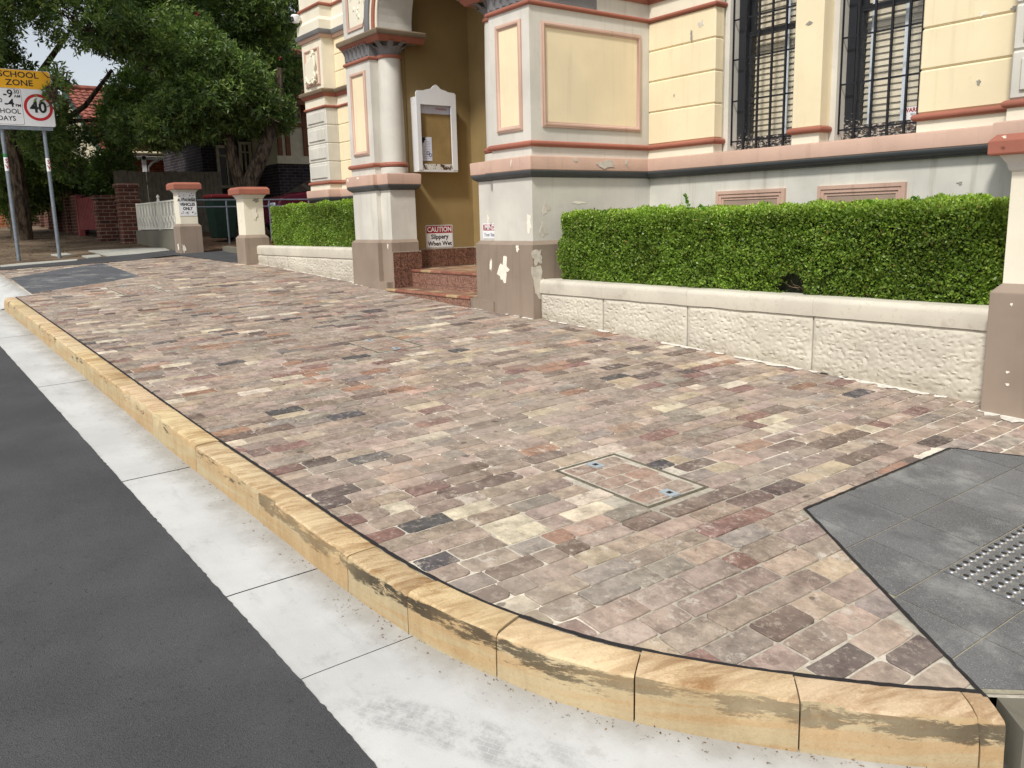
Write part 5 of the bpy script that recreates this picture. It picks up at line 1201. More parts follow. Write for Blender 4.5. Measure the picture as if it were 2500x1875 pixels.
# litter of dry leaves
n = 5200; P = np.c_[rng.uniform(-17.0, -14.8, n), rng.uniform(5.78, 8.2, n), np.zeros(n)]; P[:, 2] = [gz(p[0], p[1])+.0+.11*(p[1]-5.7)+random.uniform(0, .05) for p in P]
D = rng.normal(0, 1, (n, 3)); D[:, 2] *= .4; D /= np.linalg.norm(D, axis=1)[:, None]; S_ = np.cross(D, rng.normal(0, .5, (n, 3))+np.array([0, 0, 1.])); S_ /= np.linalg.norm(S_, axis=1)[:, None]
pal = np.array([lin(120, 88, 58), lin(84, 60, 42), lin(150, 120, 86), lin(64, 48, 36)]); o = leafmesh('leaf_litter', P, D*.045, S_*.016, pal[rng.choice(4, n)], M['leaf']); tag(o, 'dry brown leaf litter on the bed between the gate piers', 'leaf litter', kind='stuff')
b = MB(); b.prism([(-17.05, 5.76), (-14.75, 5.76), (-14.75, 8.3), (-17.05, 8.3)], lambda x, y: gz(x, y)-.1, lambda x, y: gz(x, y)+.11*(y-5.7)); o = b.build('mulch_bed', M['mulch']); o['kind'] = 'structure'
n = 1500; P = np.c_[rng.uniform(-30, -17.8, n), rng.uniform(1.6, 5.0, n), np.zeros(n)]; P[:, 2] = [gz(p[0], p[1])+.002 for p in P]; D = rng.normal(0, 1, (n, 3)); D[:, 2] *= .12; D /= np.linalg.norm(D, axis=1)[:, None]; S_ = np.cross(D, np.array([0, 0, 1.])); o = leafmesh('leaf_litter', P, D*.04, S_*.015, pal[rng.choice(4, n)]*1.2, M['leaf']); tag(o, 'fallen leaves scattered on the bare verge behind the sign posts', 'leaf litter', kind='stuff')

# school zone sign
XS = -18.25; sg = thing('school_zone_sign', (XS, 2.575, gz(XS, 2.575)), 'yellow and white SCHOOL ZONE 40 sign on two grey posts', 'road sign')
for yy in (2.235, 2.915):
    b = MB(); b.tube([(XS, yy, gz(XS, yy)-.05), (XS, yy, 4.2)], .033, 12); p = b.build('post', M['post'], sg, smooth=True)
    b = MB(); b.lathe([(.0345, 2.50), (.0345, 2.74)], XS, yy, 14); b.build('sticker', M['sign_white'], p)
    text_mesh('sticker_text', 'S\nV', .10, M['ink_red'], p, (XS+.0352, yy+.006, 2.62), (0, 1, 0), (0, 0, 1), bold=.002)
b = MB(); b.lathe([(.0346, 2.742), (.0346, 2.80)], XS, 2.235, 14); b.build('sticker', M['bin_lid'], sg)
b = MB(); b.box(XS+.034, XS+.05, 2.12, 3.06, 3.23, 3.29); b.build('brace', M['post'], sg)
b = MB(); b.box(XS+.034, XS+.05, 2.12, 3.06, 4.10, 4.15); b.build('brace', M['post'], sg)
f4 = lambda u, v, d: (XS+.05+d, u, v)
plate('sign_plate', rrect(2.045, 3.112, 3.300, 4.275, .035), f4, .003, M['sign_white'], sg)
plate('yellow_header', [(2.05, 3.950), (3.108, 3.950), (3.108, 4.235), (3.08, 4.27), (2.08, 4.27), (2.05, 4.235)], f4, .0036, M['sign_yellow'], sg)
plate('panel_line', rrect(2.06, 2.607, 3.318, 3.945, .03), f4, .0038, M['ink'], sg); plate('times_panel', rrect(2.063, 2.602, 3.323, 3.940, .027), f4, .0044, M['sign_white'], sg)
def disc(name, cy, cz, r, d, mat):
    plate(name, [(cy+r*math.cos(2*math.pi*k/48), cz+r*math.sin(2*math.pi*k/48)) for k in range(48)], f4, d, mat, sg)
disc('red_ring', 2.862, 3.635, .236, .0045, M['sign_red']); disc('ring_centre', 2.862, 3.635, .186, .0052, M['sign_white'])
xt = XS+.0565
def st_(t_, size, y, z, al='CENTER', bold=.001, sx=1.0): text_mesh('sign_text', t_, size, M['ink'], sg, (xt, y, z), (0, 1, 0), (0, 0, 1), al, sx, bold)
st_('SCHOOL', .142, 2.60, 4.185, bold=.002, sx=1.12); st_('ZONE', .142, 2.60, 4.045, bold=.002, sx=1.12); st_('40', .27, 2.862, 3.63, bold=.008)
st_('8', .18, 2.165, 3.845, bold=.004); st_('-9', .19, 2.395, 3.845, bold=.004); st_('30', .10, 2.53, 3.888); st_('AM', .07, 2.54, 3.81)
st_('2', .18, 2.135, 3.685, bold=.004); st_('30', .10, 2.245, 3.725); st_('-4', .19, 2.40, 3.685, bold=.004); st_('PM', .07, 2.54, 3.65)
st_('SCHOOL', .115, 2.333, 3.545, bold=.001); st_('DAYS', .115, 2.333, 3.42, bold=.001)

# low wall with white cast-iron fence
lw = thing('low_wall', (-19.3, 5.08, gz(-19.3, 5.08)), 'mossy low rendered wall under the white iron fence', 'wall')
b = MB(); b.prism([(-21.0, 4.98), (-17.53, 4.98), (-17.53, 5.2), (-21.0, 5.2)], lambda x, y: gz(x, y)-.1, lambda x, y: 1.375+.02*noise.noise((x, 0, 0))); b.build('wall_body', M['old_concrete'], lw)
fe = thing('iron_fence', (-19.3, 5.06, 1.39), 'white ornate cast-iron fence panel on the low wall beside the gate pier', 'fence')
for z in (1.405, 1.955): b = MB(); b.box(-20.98, -17.54, 5.045, 5.075, z-.014, z+.014); b.build('rail', M['white_metal'], fe)
for x in (-20.97, -19.19): b = MB(); b.box(x-.028, x+.028, 5.03, 5.09, 1.34, 1.98); b.build('post', M['white_metal'], fe)
b = MB(); b.lathe([(.03, 1.98), (.034, 2.0), (.015, 2.02), (.032, 2.05), (.034, 2.075), (.012, 2.10), (.001, 2.115)], -19.19, 5.06, 14); b.build('finial', M['white_metal'], fe, smooth=True)
pr = None
for x in [-20.80+.245*k for k in range(7)]+[-19.03+.245*k for k in range(6)]:
    if pr is None:
        b = MB()
        for dx in (-.115, -.045, .045): b.box(x+dx-.009, x+dx+.009, 5.054, 5.066, 1.41, 1.95)
        for s_ in (1, -1):
            pts = [(x+s_*(.02+.05*math.sin(math.pi*2*(k/20))), 5.06+.003*s_, 1.52+.33*k/20) for k in range(21)]; b.tube(pts, .011, 5)
        for z in (1.47, 1.685, 1.90):
            pts = [(x+.034*math.cos(a)*1.2, 5.06, z+.034*math.sin(a)) for a in np.arange(0, 6.4, .45)]; b.tube(pts, .010, 5)
        pr = b.build('scroll_baluster', M['white_metal'], fe, smooth=True); xb0 = x
    else: copy_part(pr, fe, (x-xb0, 0, 0))
# brick gate posts, red gate and low fences further up the street
def brick_post(x0, x1, y0, y1, zt, label, cap=True):
    t = thing('brick_pier', ((x0+x1)/2, (y0+y1)/2, gz(x0, y0)), label, 'brick pier', 'old red brick piers')
    b = MB(); b.box(x0, x1, y0, y1, gz(x1, y0)-.1, zt-.10); b.build('brick_shaft', M['red_brick'], t)
    b = MB(); b.box(x0-.03, x1+.03, y0-.03, y1+.03, zt-.42, zt-.36); b.build('corbel_band', M['red_brick'], t)
    b = MB(); b.box(x0-.04, x1+.04, y0-.04, y1+.04, zt-.10, zt, ch=.02); b.build('capstone', M['red_brick'], t)
brick_post(-21.42, -21.02, 4.72, 5.12, 2.43, 'tall old red brick pier at the end of the white iron fence'); brick_post(-22.75, -22.40, 4.50, 4.92, 2.22, 'short crumbling red brick pier beside the red gate')
lg = thing('red_gate', (-23.9, 4.62, gz(-23.9, 4.6)), 'faded red slatted timber gate beside the short brick pier', 'gate')
for z in (1.62, 2.12): b = MB(); b.box(-25.05, -22.85, 4.60, 4.64, z-.035, z+.035); b.build('rail', M['red_gate'], lg)
for k in range(12): b = MB(); b.box(-25.02+.18*k, -24.90+.18*k, 4.57, 4.595, 1.42, 2.22); b.build('slat', M['red_gate'], lg)
b = MB(); b.box(-25.25, -25.10, 4.55, 4.70, 1.15, 2.32, ch=.01); b.build('gate_post', M['red_gate'], lg)
bw = thing('brick_wall', (-29, 4.72, gz(-29, 4.7)), 'dark low brick and render wall beyond the red gate', 'wall')
b = MB(); b.box(-33.4, -25.3, 4.66, 4.84, 1.1, 2.35); b.build('wall_body', M['red_brick'], bw)
for k in range(5): b = MB(); b.box(-27.0-1.5*k, -26.7-1.5*k, 4.56, 4.88, 1.1, 2.5); b.build('wall_pier', M['red_brick'], bw)
def wheelie(x, y, lid, label):
    z = gz(x, y); t = thing('wheelie_bin', (x, y, z), label, 'wheelie bin', 'household wheelie bins')
    b = MB(); b.v = [(x+a*s_, y+c*s_, z+h) for s_, h in ((.22, .06), (.29, .95)) for a, c in ((-1, -1), (1, -1), (1, 1), (-1, 1))]; b.f = [(0, 3, 2, 1), (4, 5, 6, 7)]+[(k, (k+1) % 4, 4+(k+1) % 4, 4+k) for k in range(4)]; b.mi = [0]*6; b.build('bin_body', M['bin_green'], t, bevel=.02)
    b = MB(); b.box(x-.31, x+.31, y-.31, y+.33, z+.95, z+1.04, ch=.03); b.build('bin_lid', lid, t)
    for s_ in (-1, 1): b = MB(); b.tube([(x+.24*s_-.03, y+.24, z+.1), (x+.24*s_+.03, y+.24, z+.1)], .1, 14); b.build('wheel', M['tyre'], t)
    b = MB(); b.tube([(x-.25, y+.36, z+.92), (x+.25, y+.36, z+.92)], .016, 8); b.build('handle', M['bin_green'], t)
wheelie(-33, 4.42, M['bin_lid'], 'dark wheelie bin with green lid by the far paling fence'); M['bin_red'] = plain('bin_lid_red', lin(126, 38, 42), .5, .1)
wheelie(-20.0, 6.64, M['bin_red'], 'dark wheelie bin with red lid behind the pipe railing')
def paling_fence(x, y0, y1, z0, z1, label, w_=.115):
    t = thing('paling_fence', (x, (y0+y1)/2, z0), label, 'fence', 'timber paling fences')
    for z in (z0+.3, z1-.3): b = MB(); b.box(x-.07, x-.03, y0, y1, z-.04, z+.04); b.build('rail', M['timber_grey'], t)
    pr = None; y = y0
    while y < y1:
        dz = random.uniform(-.02, .02)
        if pr is None: b = MB(); b.box(x-.03, x-.012, y, y+w_-.008, z0, z1); pr = b.build('paling', M['timber_grey'], t); yy0 = y
        else: copy_part(pr, t, (random.uniform(-.005, .005), y-yy0, dz))
        y += w_
    return t
paling_fence(-24.0, 5.3, 8.0, 1.25, 2.88, 'grey timber paling fence behind the white iron fence'); paling_fence(-35.0, 2.6, 8.5, 1.5, 2.80, 'dark timber paling fence behind the green-lidded bin')
op = thing('orange_brick_pier', (-33, 3.75, gz(-33, 3.75)), 'orange brick fence pier beside the green-lidded bin', 'brick pier')
b = MB(); b.box(-33.2, -32.8, 3.4, 3.93, 1.45, 2.43); b.build('brick_shaft', M['orange_brick'], op); b = MB(); b.box(-33.25, -32.75, 3.36, 3.97, 2.43, 2.50, ch=.015); b.build('capstone', M['orange_brick'], op)
rb = thing('notice_sign', (-32, 3.5, gz(-32, 3.5)), 'small cream and purple sign board above the orange brick pier', 'sign')
b = MB(); b.box(-32.03, -32.0, 3.25, 3.81, 2.49, 2.87); b.build('board', M['cream_trim'], rb); b = MB(); b.box(-31.999, -31.995, 3.25, 3.81, 2.76, 2.87); b.build('header', M['ink_blue'], rb); b = MB(); b.add([(-31.996, 3.72, 2.54), (-31.996, 3.79, 2.62), (-31.996, 3.72, 2.70), (-31.996, 3.65, 2.62)], [(0, 1, 2, 3)]); b.build('emblem', M['sign_red'], rb)
for y in (3.32, 3.74): b = MB(); b.box(-32.08, -32.03, y-.025, y+.025, 1.5, 2.8); b.build('stake', M['timber_grey'], rb)
pr_ = thing('pipe_railing', (-19.0, 6.2, 1.3), 'dark metal pipe railing across the driveway behind the gate piers', 'railing')
for z in (1.985, 1.84): b = MB(); b.tube([(-19, 5.25, z), (-19, 8.4, z)], .018, 8); b.build('rail', M['post'], pr_)
for y in (5.3, 6.43, 7.4, 8.35): b = MB(); b.tube([(-19, y, 1.0), (-19, y, 1.985)], .02, 8); b.build('post', M['post'], pr_)

# houses
def window_small(t, x, y0, y1, z0, z1, trim, name='window'):
    b = MB(); f = .08
    b.box(x, x+.05, y0, y0+f, z0, z1); b.box(x, x+.05, y1-f, y1, z0, z1); b.box(x, x+.05, y0+f, y1-f, z1-f, z1); b.box(x, x+.09, y0-.06, y1+.06, z0-.08, z0); b.box(x, x+.04, (y0+y1)/2-.02, (y0+y1)/2+.02, z0, z1-f); b.box(x, x+.04, y0+f, y1-f, z0+(z1-z0)*.72, z0+(z1-z0)*.72+.04)
    w_ = b.build(name, M[trim], t); b = MB(); b.box(x-.01, x+.012, y0+f, y1-f, z0, z1-f); b.build('pane', M['car_glass'], w_)
def tile_roof(t, xe, ze, xr, zr, y0, y1, name='roof'):
    """pitched face: eave at xe,ze to ridge at xr,zr, between y0 and y1, with lapped wavy tile courses"""
    b = MB(); L_ = math.hypot(xr-xe, zr-ze); nc = int(L_/.30); dx, dz = (xr-xe)/L_, (zr-ze)/L_; nx_, nz_ = -dz*(1 if dx > 0 else -1), abs(dx); ny = int((y1-y0)/.07)
    for c in range(nc):
        for e, lift in ((0, .045), (1, .012)):
            s_ = (c+e)*L_/nc
            for i in range(ny+1):
                y = y0+(y1-y0)*i/ny; h = lift+.018*math.cos(2*math.pi*y/.23); b.v.append((xe+dx*s_+nx_*h, y, ze+dz*s_+nz_*h))
        k = c*2*(ny+1)
        for i in range(ny): b.f.append((k+i, k+i+1, k+ny+1+i+1, k+ny+1+i)); b.mi.append(0)
        if c:
            p = (c-1)*2*(ny+1)+(ny+1)
            for i in range(ny): b.f.append((p+i, p+i+1, k+i+1, k+i)); b.mi.append(0)
    return b.build(name, M['roof_tile'], t, smooth=False)
h1 = thing('orange_brick_house', (-35, 11, 1.8), 'orange brick house with red tiled roof and white verandah bracket behind the paling fence', 'house')
b = MB(); b.box(-39.8, -31.2, 6.75, 16.5, 1.2, 4.1); b.build('brick_wall', M['orange_brick'], h1)
b = MB(); b.add([(-31.1, 6.72, 1.4), (-39.9, 6.72, 1.4), (-39.9, 6.72, 4.0), (-35.5, 6.72, 6.35), (-31.1, 6.72, 4.0), (-31.1, 6.75, 1.4), (-39.9, 6.75, 1.4), (-39.9, 6.75, 4.0), (-35.5, 6.75, 6.35), (-31.1, 6.75, 4.0)], [(0, 1, 2, 3, 4), (9, 8, 7, 6, 5), (0, 5, 6, 1), (3, 2, 7, 8), (4, 3, 8, 9)]); b.build('gable_wall', M['cream_trim'], h1)
tile_roof(h1, -30.55, 3.92, -35.5, 6.45, 6.45, 16.6); tile_roof(h1, -40.4, 3.92, -35.5, 6.45, 6.45, 16.6)
b = MB(); b.tube([(-30.5, 6.43, 3.86), (-35.5, 6.43, 6.42)], .09, 4); b.build('barge_board', M['bin_green'], h1); b = MB(); b.tube([(-35.5, 6.4, 6.52), (-35.5, 16.6, 6.52)], .10, 8); b.build('ridge_cap', M['roof_tile'], h1)
b = MB(); b.tube([(-30.5, 6.4, 3.86), (-30.5, 16.6, 3.86)], .06, 8); b.build('gutter', M['cream_trim'], h1)
for y in (7.75, 9.6, 11.6): b = MB(); b.box(-30.72, -30.6, y-.06, y+.06, 1.6, 3.85); b.build('verandah_post', M['white_paint'], h1)
for y in (7.82, 9.67):
    b = MB(); b.tube([(-30.66, y+.02, 3.2), (-30.66, y+.06, 3.42), (-30.66, y+.20, 3.58), (-30.66, y+.42, 3.66)], .035, 6); b.build('verandah_bracket', M['white_paint'], h1)
b = MB(); b.box(-30.72, -30.6, 6.8, 16, 3.66, 3.78); b.build('verandah_beam', M['white_paint'], h1)
for y in (8.5, 9.3, 10.6): window_small(h1, -31.2, y, y+.5, 2.2, 3.5, 'pink_trim')
b = MB(); b.box(-36.6, -36.0, 9.5, 10.1, 5.5, 7.3); b.build('chimney', M['orange_brick'], h1)
h2 = thing('dark_brick_house', (-27, 12, 1.6), 'dark brick house with cream windows and half-timbered bay behind the leafy tree', 'house')
b = MB(); b.box(-30.0, -26.0, 8.2, 16, 1.2, 5.4); b.build('brick_wall', M['dark_brick'], h2)
b = MB(); b.box(-26.0, -24.0, 9.70, 14, 1.2, 3.18); b.build('bay_base', M['dark_brick'], h2)
b = MB(); b.box(-26.0, -24.0, 9.72, 14, 3.19, 4.85); b.build('bay_wall', M['cream_trim'], h2)
b = MB(); b.box(-26.0, -23.92, 9.66, 14.05, 3.14, 3.36); b.build('bay_sill', M['cream_trim'], h2)
for y in (9.72, 9.96, 10.50, 11.2, 11.9): b = MB(); b.box(-24.0, -23.95, y, y+.13, 3.36, 4.84); b.build('half_timber', M['timber_brown'], h2)
b = MB(); b.box(-24.0, -23.94, 9.72, 13, 4.18, 4.28); b.build('half_timber', M['timber_brown'], h2)
b = MB(); n = 24
for k in range(n): a = 2*math.pi*k/n; b.v += [(-23.96, 10.3+.15*math.cos(a), 4.47+.15*math.sin(a)), (-23.96, 10.3+.10*math.cos(a), 4.47+.10*math.sin(a)), (-24.0, 10.3+.15*math.cos(a), 4.47+.15*math.sin(a))]
b.f = [(3*k, 3*((k+1) % n), 3*((k+1) % n)+1, 3*k+1) for k in range(n)]+[(3*k, 3*k+2, 3*((k+1) % n)+2, 3*((k+1) % n)) for k in range(n)]; b.mi = [0]*len(b.f); b.build('round_vent', M['timber_brown'], h2)
window_small(h2, -26.0, 8.62, 9.22, 2.62, 3.78, 'cream_trim'); window_small(h2, -26.0, 9.30, 9.68, 2.75, 3.9, 'cream_trim'); window_small(h2, -26.0, 8.5, 9.2, 4.25, 5.0, 'cream_trim')
tile_roof(h2, -23.5, 4.85, -27.5, 7.0, 9.3, 16.2); tile_roof(h2, -25.6, 5.35, -28.0, 6.9, 7.9, 9.3); tile_roof(h2, -31, 5.35, -28.0, 6.9, 7.9, 16.2)
b = MB(); b.box(-23.6, -23.48, 9.25, 16.2, 4.72, 4.86); b.build('fascia', M['timber_brown'], h2)
# parked car behind the hedge (nose towards the street)
cz0 = gz(-20, 9); ca = thing('parked_car', (-20, 9.6, cz0), 'maroon hatchback parked behind the short hedge', 'car')
def car_body():
    side = [(7.62, .30), (7.60, .62), (7.75, .86), (8.45, .98), (9.25, 1.40), (9.8, 1.47), (10.8, 1.44), (11.45, 1.05), (11.62, .95), (11.66, .35), (11.4, .25), (7.8, .25)]
    b = MB(); n = len(side)
    for x, ins in ((-20.88, .06), (-20.84, 0), (-19.16, 0), (-19.12, .06)):
        for y, z in side:
            k = max(0, (z-.95))*.35; dx = k if x < -20 else -k
            b.v.append((x+dx+(0 if ins == 0 else 0), y+(ins if y < 9 else -ins), cz0+z-(ins*.4 if z > 1 else 0)))
    for i in range(3):
        for k in range(n): b.f.append((i*n+k, (i+1)*n+k, (i+1)*n+(k+1) % n, i*n+(k+1) % n)); b.mi.append(0)
    b.f += [tuple(range(n)), tuple(3*n+k for k in range(n))[::-1]]; b.mi += [0, 0]; return b.build('body', M['car_paint'], ca, smooth=True)
car_body()
b = MB(); b.add([(-19.085, 8.72, cz0+1.0), (-19.085, 11.2, cz0+1.02), (-19.20, 10.75, cz0+1.36), (-19.20, 9.34, cz0+1.36)], [(0, 1, 2, 3)]); b.add([(-19.105, 8.72, cz0+1.0), (-19.105, 11.2, cz0+1.02), (-19.22, 10.75, cz0+1.36), (-19.22, 9.34, cz0+1.36)], [(3, 2, 1, 0)]); b.build('side_window', M['car_glass'], ca)
b = MB(); b.add([(-20.70, 8.50, cz0+1.02), (-19.30, 8.50, cz0+1.02), (-19.42, 9.20, cz0+1.385), (-20.58, 9.20, cz0+1.385)], [(0, 1, 2, 3)]); b.build('windscreen', M['car_glass'], ca)
for x in (-20.6, -19.4): b = MB(); b.box(x-.2, x+.2, 7.585, 7.66, cz0+.62, cz0+.76, ch=.03); b.build('headlight', M['galv'], ca)
for x in (-20.84, -19.16):
    for y in (8.35, 10.85):
        b = MB(); b.tube([(x-.09, y, cz0+.31), (x+.09, y, cz0+.31)], .31, 20); w_ = b.build('wheel', M['tyre'], ca); b = MB(); b.tube([(x-.1, y, cz0+.31), (x+.1, y, cz0+.31)], .19, 16); b.build('rim', M['galv'], w_)

# ------------------------------------------------------------------ trees
GREENS = np.array([lin(100, 124, 64), lin(122, 144, 74), lin(80, 102, 56), lin(146, 162, 92), lin(108, 126, 82)])
def sprigs(lobes, per, seed, ls=.062, nl=11, shell=.35):
    r = np.random.default_rng(seed); A = []
    vol = np.array([l[3]*l[4]+l[4]*l[5]+l[3]*l[5] for l in lobes]); cnt = (per*vol/vol.sum()).astype(int)
    for (cx, cy, cz, rx, ry, rz), n in zip(lobes, cnt):
        d = r.normal(0, 1, (n, 3)); d /= np.linalg.norm(d, axis=1)[:, None]; rad = 1-shell*r.random(n)**1.6
        ns = np.array([noise.noise((q[0]*2.2+cx, q[1]*2.2+cy, q[2]*2.2+cz)) for q in d]); rad = rad*(1+.32*ns)
        P = np.array([cx, cy, cz])+d*rad[:, None]*np.array([rx, ry, rz]); dr = d*.8+r.normal(0, .55, (n, 3))+np.array([0, 0, .25]); dr /= np.linalg.norm(dr, axis=1)[:, None]; A.append((P, dr))
    P = np.concatenate([a[0] for a in A]); D = np.concatenate([a[1] for a in A]); n = len(P)
    t_ = np.linspace(-.5, .5, nl)[None, :, None]*ls*4.6
    PP = (P[:, None, :]+D[:, None, :]*t_).reshape(-1, 3); DD = np.repeat(D, nl, 0); m = len(PP)
    rv = r.normal(0, 1, (m, 3)); side = np.cross(DD, rv); side /= np.linalg.norm(side, axis=1)[:, None]
    L = DD*.65+side*.85+np.array([0, 0, -.18]); L /= np.linalg.norm(L, axis=1)[:, None]; W = np.cross(L, rv); W /= np.linalg.norm(W, axis=1)[:, None]
    s_ = ls*r.uniform(.7, 1.15, m)[:, None]; tone = np.repeat(r.choice(len(GREENS), n, p=[.3, .25, .22, .1, .13]), nl)
    ti = GREENS[tone]*r.uniform(.75, 1.2, (m, 1)); return PP+L*s_, L*s_, W*s_*.30, ti
def tree(name, base, limbs, lobes, n, label, seed, ls=.062, shell=.35, reds=(), group='trees along the street'):
    t = thing(name, base, label, 'tree', group)
    b = MB()
    for pts, r0, r1 in limbs:
        k = len(pts); b.tube([Vector(p) for p in pts], [r0+(r1-r0)*i/(k-1) for i in range(k)], 9)
    b.build('trunk', M['bark'], t, smooth=True)
    b = MB(); rr = random.Random(seed)
    for (cx, cy, cz, rx, ry, rz) in lobes:
        for k in range(9):
            p = Vector((cx, cy, cz))-Vector((0, 0, rz*.5)); d = Vector((rr.uniform(-1, 1)*rx, rr.uniform(-1, 1)*ry, rr.uniform(-.2, 1)*rz)); pts = [p]
            for s_ in range(4): pts.append(pts[-1]+d*.24+Vector((rr.uniform(-.1, .1), rr.uniform(-.1, .1), rr.uniform(-.1, .1))))
            b.tube(pts, [.032, .024, .018, .012, .006], 5)
    b.build('branches', M['bark'], t)['kind'] = 'stuff'
    leafmesh('crown', *sprigs(lobes, n, seed, ls, 11, shell), M['leaf'], t)
    if reds:
        PP, LL, WW = [], [], []
        for c in reds:
            for k in range(22): d = Vector((rr.gauss(0, 1), rr.gauss(0, 1), rr.gauss(0, 1))).normalized(); PP.append(Vector(c)+d*.035); LL.append(d*.035); WW.append(d.orthogonal().normalized()*.009)
        leafmesh('flower_cluster', np.array(PP), np.array(LL), np.array(WW), np.tile(np.array(lin(120, 34, 26)), (len(PP), 1)), M['leaf'], t)
    return t
tree('leafy_tree', (-21, 7.65, 1.15), [([(-21, 7.65, 1.0), (-21, 7.62, 2.0), (-20.95, 7.72, 2.5), (-20.9, 8.0, 3.0), (-20.9, 8.28, 3.6), (-21, 8.1, 4.3), (-21.2, 7.7, 5.2)], .24, .12), ([(-21, 7.6, 1.2), (-21, 7.52, 2.3), (-21.05, 7.36, 3.1), (-21.1, 7.25, 4.0), (-21.2, 7.0, 5.0)], .18, .09), ([(-20.9, 8.25, 3.5), (-20.9, 8.6, 4.3), (-21, 8.7, 5.2)], .13, .07), ([(-21.1, 7.25, 4.0), (-21.2, 6.3, 4.7), (-21.2, 5.6, 5.0)], .09, .05)],
     [(-21, 7.1, 4.85, 1.1, 1.25, .85), (-20.7, 6.5, 4.35, .8, .75, .55), (-20.8, 7.8, 4.35, .8, .75, .6), (-21, 6.3, 5.5, 1.1, 1.0, .7), (-22.5, 7.3, 6.5, 1.4, 1.7, .8), (-22.3, 8.6, 5.7, 1.2, .8, 1.0), (-22, 5.5, 3.75, .7, .6, .42), (-21.3, 6.0, 4.05, .6, .5, .35), (-22.5, 7.2, 8.2, 2.4, 2.8, 1.2), (-21.0, 8.8, 8.4, 1.8, 1.6, 1.2), (-22.4, 8.4, 4.5, .8, .7, .6), (-21.0, 8.7, 6.7, 1.0, .9, .6), (-21.8, 5.9, 3.6, .6, .55, .35), (-22.2, 9.0, 4.95, .7, .55, .5), (-21.6, 7.2, 3.95, .8, .9, .35), (-22.0, 8.3, 3.95, .6, .6, .3), (-21, 5.85, 3.75, .5, .6, .45), (-21, 6.6, 3.85, .6, .6, .45), (-21, 7.5, 3.98, .6, .6, .35), (-21.3, 8.5, 4.15, .6, .6, .5), (-22.4, 9.3, 5.3, .7, .6, .6)],  # highest lobes lie out of view, added to shade the houses behind
     17500, 'large leafy tree with forked trunk and few red flowers behind the driveway', 5, reds=[(-20.2, 6.55, 6.05), (-20.3, 8.45, 5.3)])
tree('leafy_tree', (-25, 3.2, 1.25), [([(-25, 3.2, 1.0), (-25, 3.25, 3.0), (-24.9, 3.1, 5.0), (-24.7, 3.2, 7.0)], .26, .12), ([(-24.95, 3.2, 4.2), (-24.0, 3.8, 5.0), (-22.5, 4.3, 5.8)], .12, .05), ([(-24.95, 3.2, 3.3), (-24.6, 4.1, 3.9), (-24.4, 4.9, 4.5), (-24.3, 5.6, 5.4)], .11, .04), ([(-24.5, 4.4, 4.1), (-24.3, 5.1, 4.15), (-24.2, 5.9, 4.0)], .06, .03), ([(-24.95, 3.2, 3.6), (-22, 3.1, 4.2), (-18.6, 3.0, 4.2)], .08, .02)],
     [(-21, 4.4, 6.0, 1.2, 1.1, .75), (-21.3, 5.2, 5.55, .9, .6, .45), (-21, 2.7, 6.1, 1.0, .8, .7), (-22, 3.3, 6.9, 1.6, 1.6, .8), (-23, 3.0, 4.9, .9, .65, .6), (-23.5, 3.7, 3.6, .7, .55, .55), (-18.25, 3.17, 3.98, .20, .17, .20), (-17.95, 3.04, 3.82, .10, .11, .07), (-18.6, 3.30, 4.25, .3, .22, .2), (-20.5, 2.2, 5.2, .7, .5, .5), (-22.5, 2.6, 5.6, .9, .7, .6), (-24.5, 4.3, 3.2, .8, .5, .6), (-24.5, 5.2, 3.85, .6, .5, .26), (-24.5, 4.35, 3.95, .5, .32, .6), (-23, 4.5, 8.0, 2.2, 2.2, 1.1), (-19, .8, 8.0, 3.0, 3.0, 1.3), (-23.5, .5, 8.3, 3.2, 3.0, 1.3), (-22.5, 2.3, 4.2, .7, .5, .5), (-26, 2.6, 3.4, 1.0, .9, 1.1)],  # wide lobes high over the road are unseen, added to shade the verge
     15500, 'dark leafy tree overhanging the school zone sign', 6)
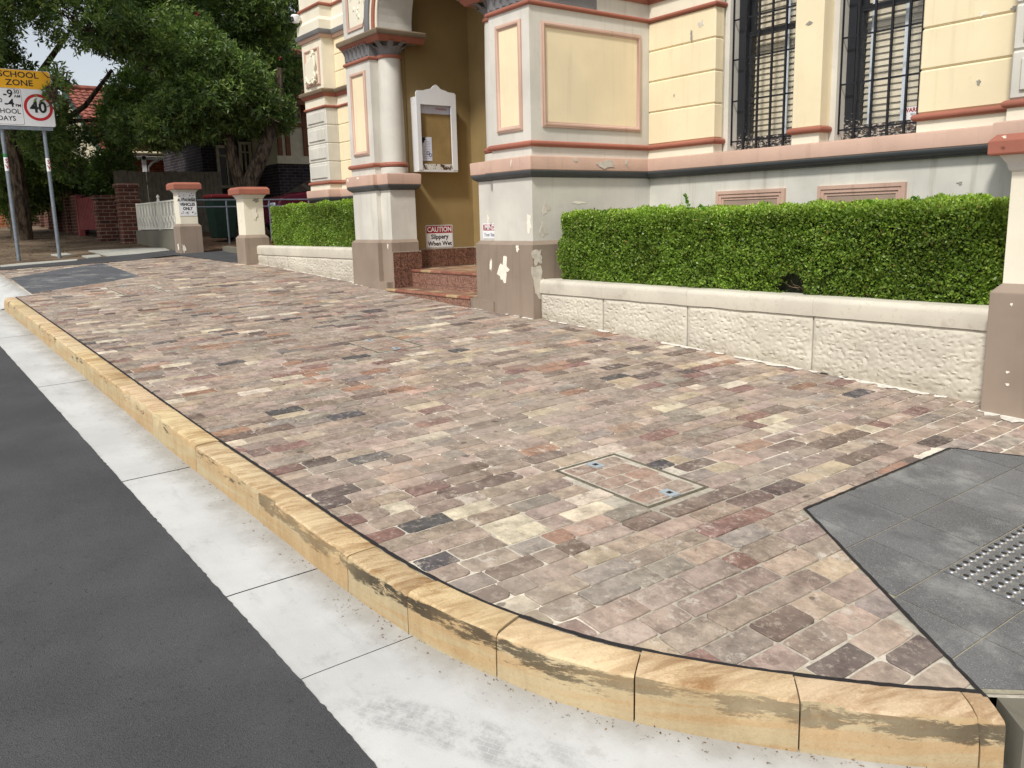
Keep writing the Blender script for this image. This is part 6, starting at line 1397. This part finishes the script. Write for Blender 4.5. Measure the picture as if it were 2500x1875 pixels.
tree('leafy_tree', (-26, 6.05, 1.4), [([(-26, 6.05, 1.2), (-26, 6.08, 2.6), (-26.1, 6.15, 3.8), (-26.3, 6.0, 5.2)], .26, .14), ([(-26.1, 6.15, 3.8), (-25.6, 6.8, 5.0)], .12, .06)],
     [(-25.5, 6.4, 4.9, 1.0, .75, .8), (-26, 7.6, 5.2, 1.3, 1.1, 1.2), (-26.5, 8.8, 6.0, 1.5, 1.2, 1.3), (-27, 7.6, 7.3, 1.8, 1.8, 1.2), (-25.4, 6.0, 4.3, .8, .62, .6), (-25.2, 5.6, 3.2, .6, .5, .4), (-26.5, 9.8, 7.4, 1.8, 1.5, 1.3)], 7500, 'shaded tree with straight dark trunk behind the paling fence', 8, .075)
tree('dark_shrub', (-28, 3.7, 1.35), [([(-28, 3.7, 1.2), (-28, 3.8, 3.0)], .10, .04)], [(-28, 3.6, 3.0, 1.0, .9, 1.3), (-27.5, 4.9, 2.7, .9, .7, .65), (-27, 4.1, 3.3, .8, .6, .7), (-26.6, 5.6, 2.75, .7, .5, .5)], 3600, 'dark shrub growing over the low wall behind the sign posts', 9, .07, group='shrubs up the street')
tree('dark_shrub', (-37.5, 3.9, 1.8), [([(-37.5, 3.9, 1.6), (-37.5, 3.9, 3.5)], .12, .05)], [(-37.5, 3.6, 3.6, 1.6, 1.5, 1.3), (-37.5, 5.5, 3.5, 1.4, 1.1, 1.0), (-38, 2.2, 4.2, 1.6, 1.3, 1.6), (-38.5, 4.4, 5.0, 1.4, 1.2, .9)], 3600, 'pale green shrub behind the far paling fence', 10, .10, group='shrubs up the street')
for k, (x, y, zt, r_, lab) in enumerate(((-48, 1.5, 9.5, 3.6, 'tall distant tree up the street beyond the green-lidded bin'), (-52, 16.5, 9, 4.0, 'broad distant tree behind the orange brick house'), (-36, 17, 9.5, 3.6, 'round distant tree behind the dark brick house'), (-44, -4.5, 10, 4.0, 'distant street tree on the far side of the road'))):
    z0 = gz(x, y); tree('street_tree', (x, y, z0), [([(x, y, z0-.2), (x, y+.1, z0+2.5), (x+.2, y, zt*.7)], .28, .12)], [(x, y, zt*.62, r_*.8, r_*.85, r_*.7), (x+1, y-r_*.45, zt*.72, r_*.6, r_*.6, r_*.5), (x+.6, y+r_*.45, zt*.70, r_*.6, r_*.6, r_*.5), (x, y, zt*.88, r_*.6, r_*.7, r_*.4)], 3600, lab, 20+k, .13)
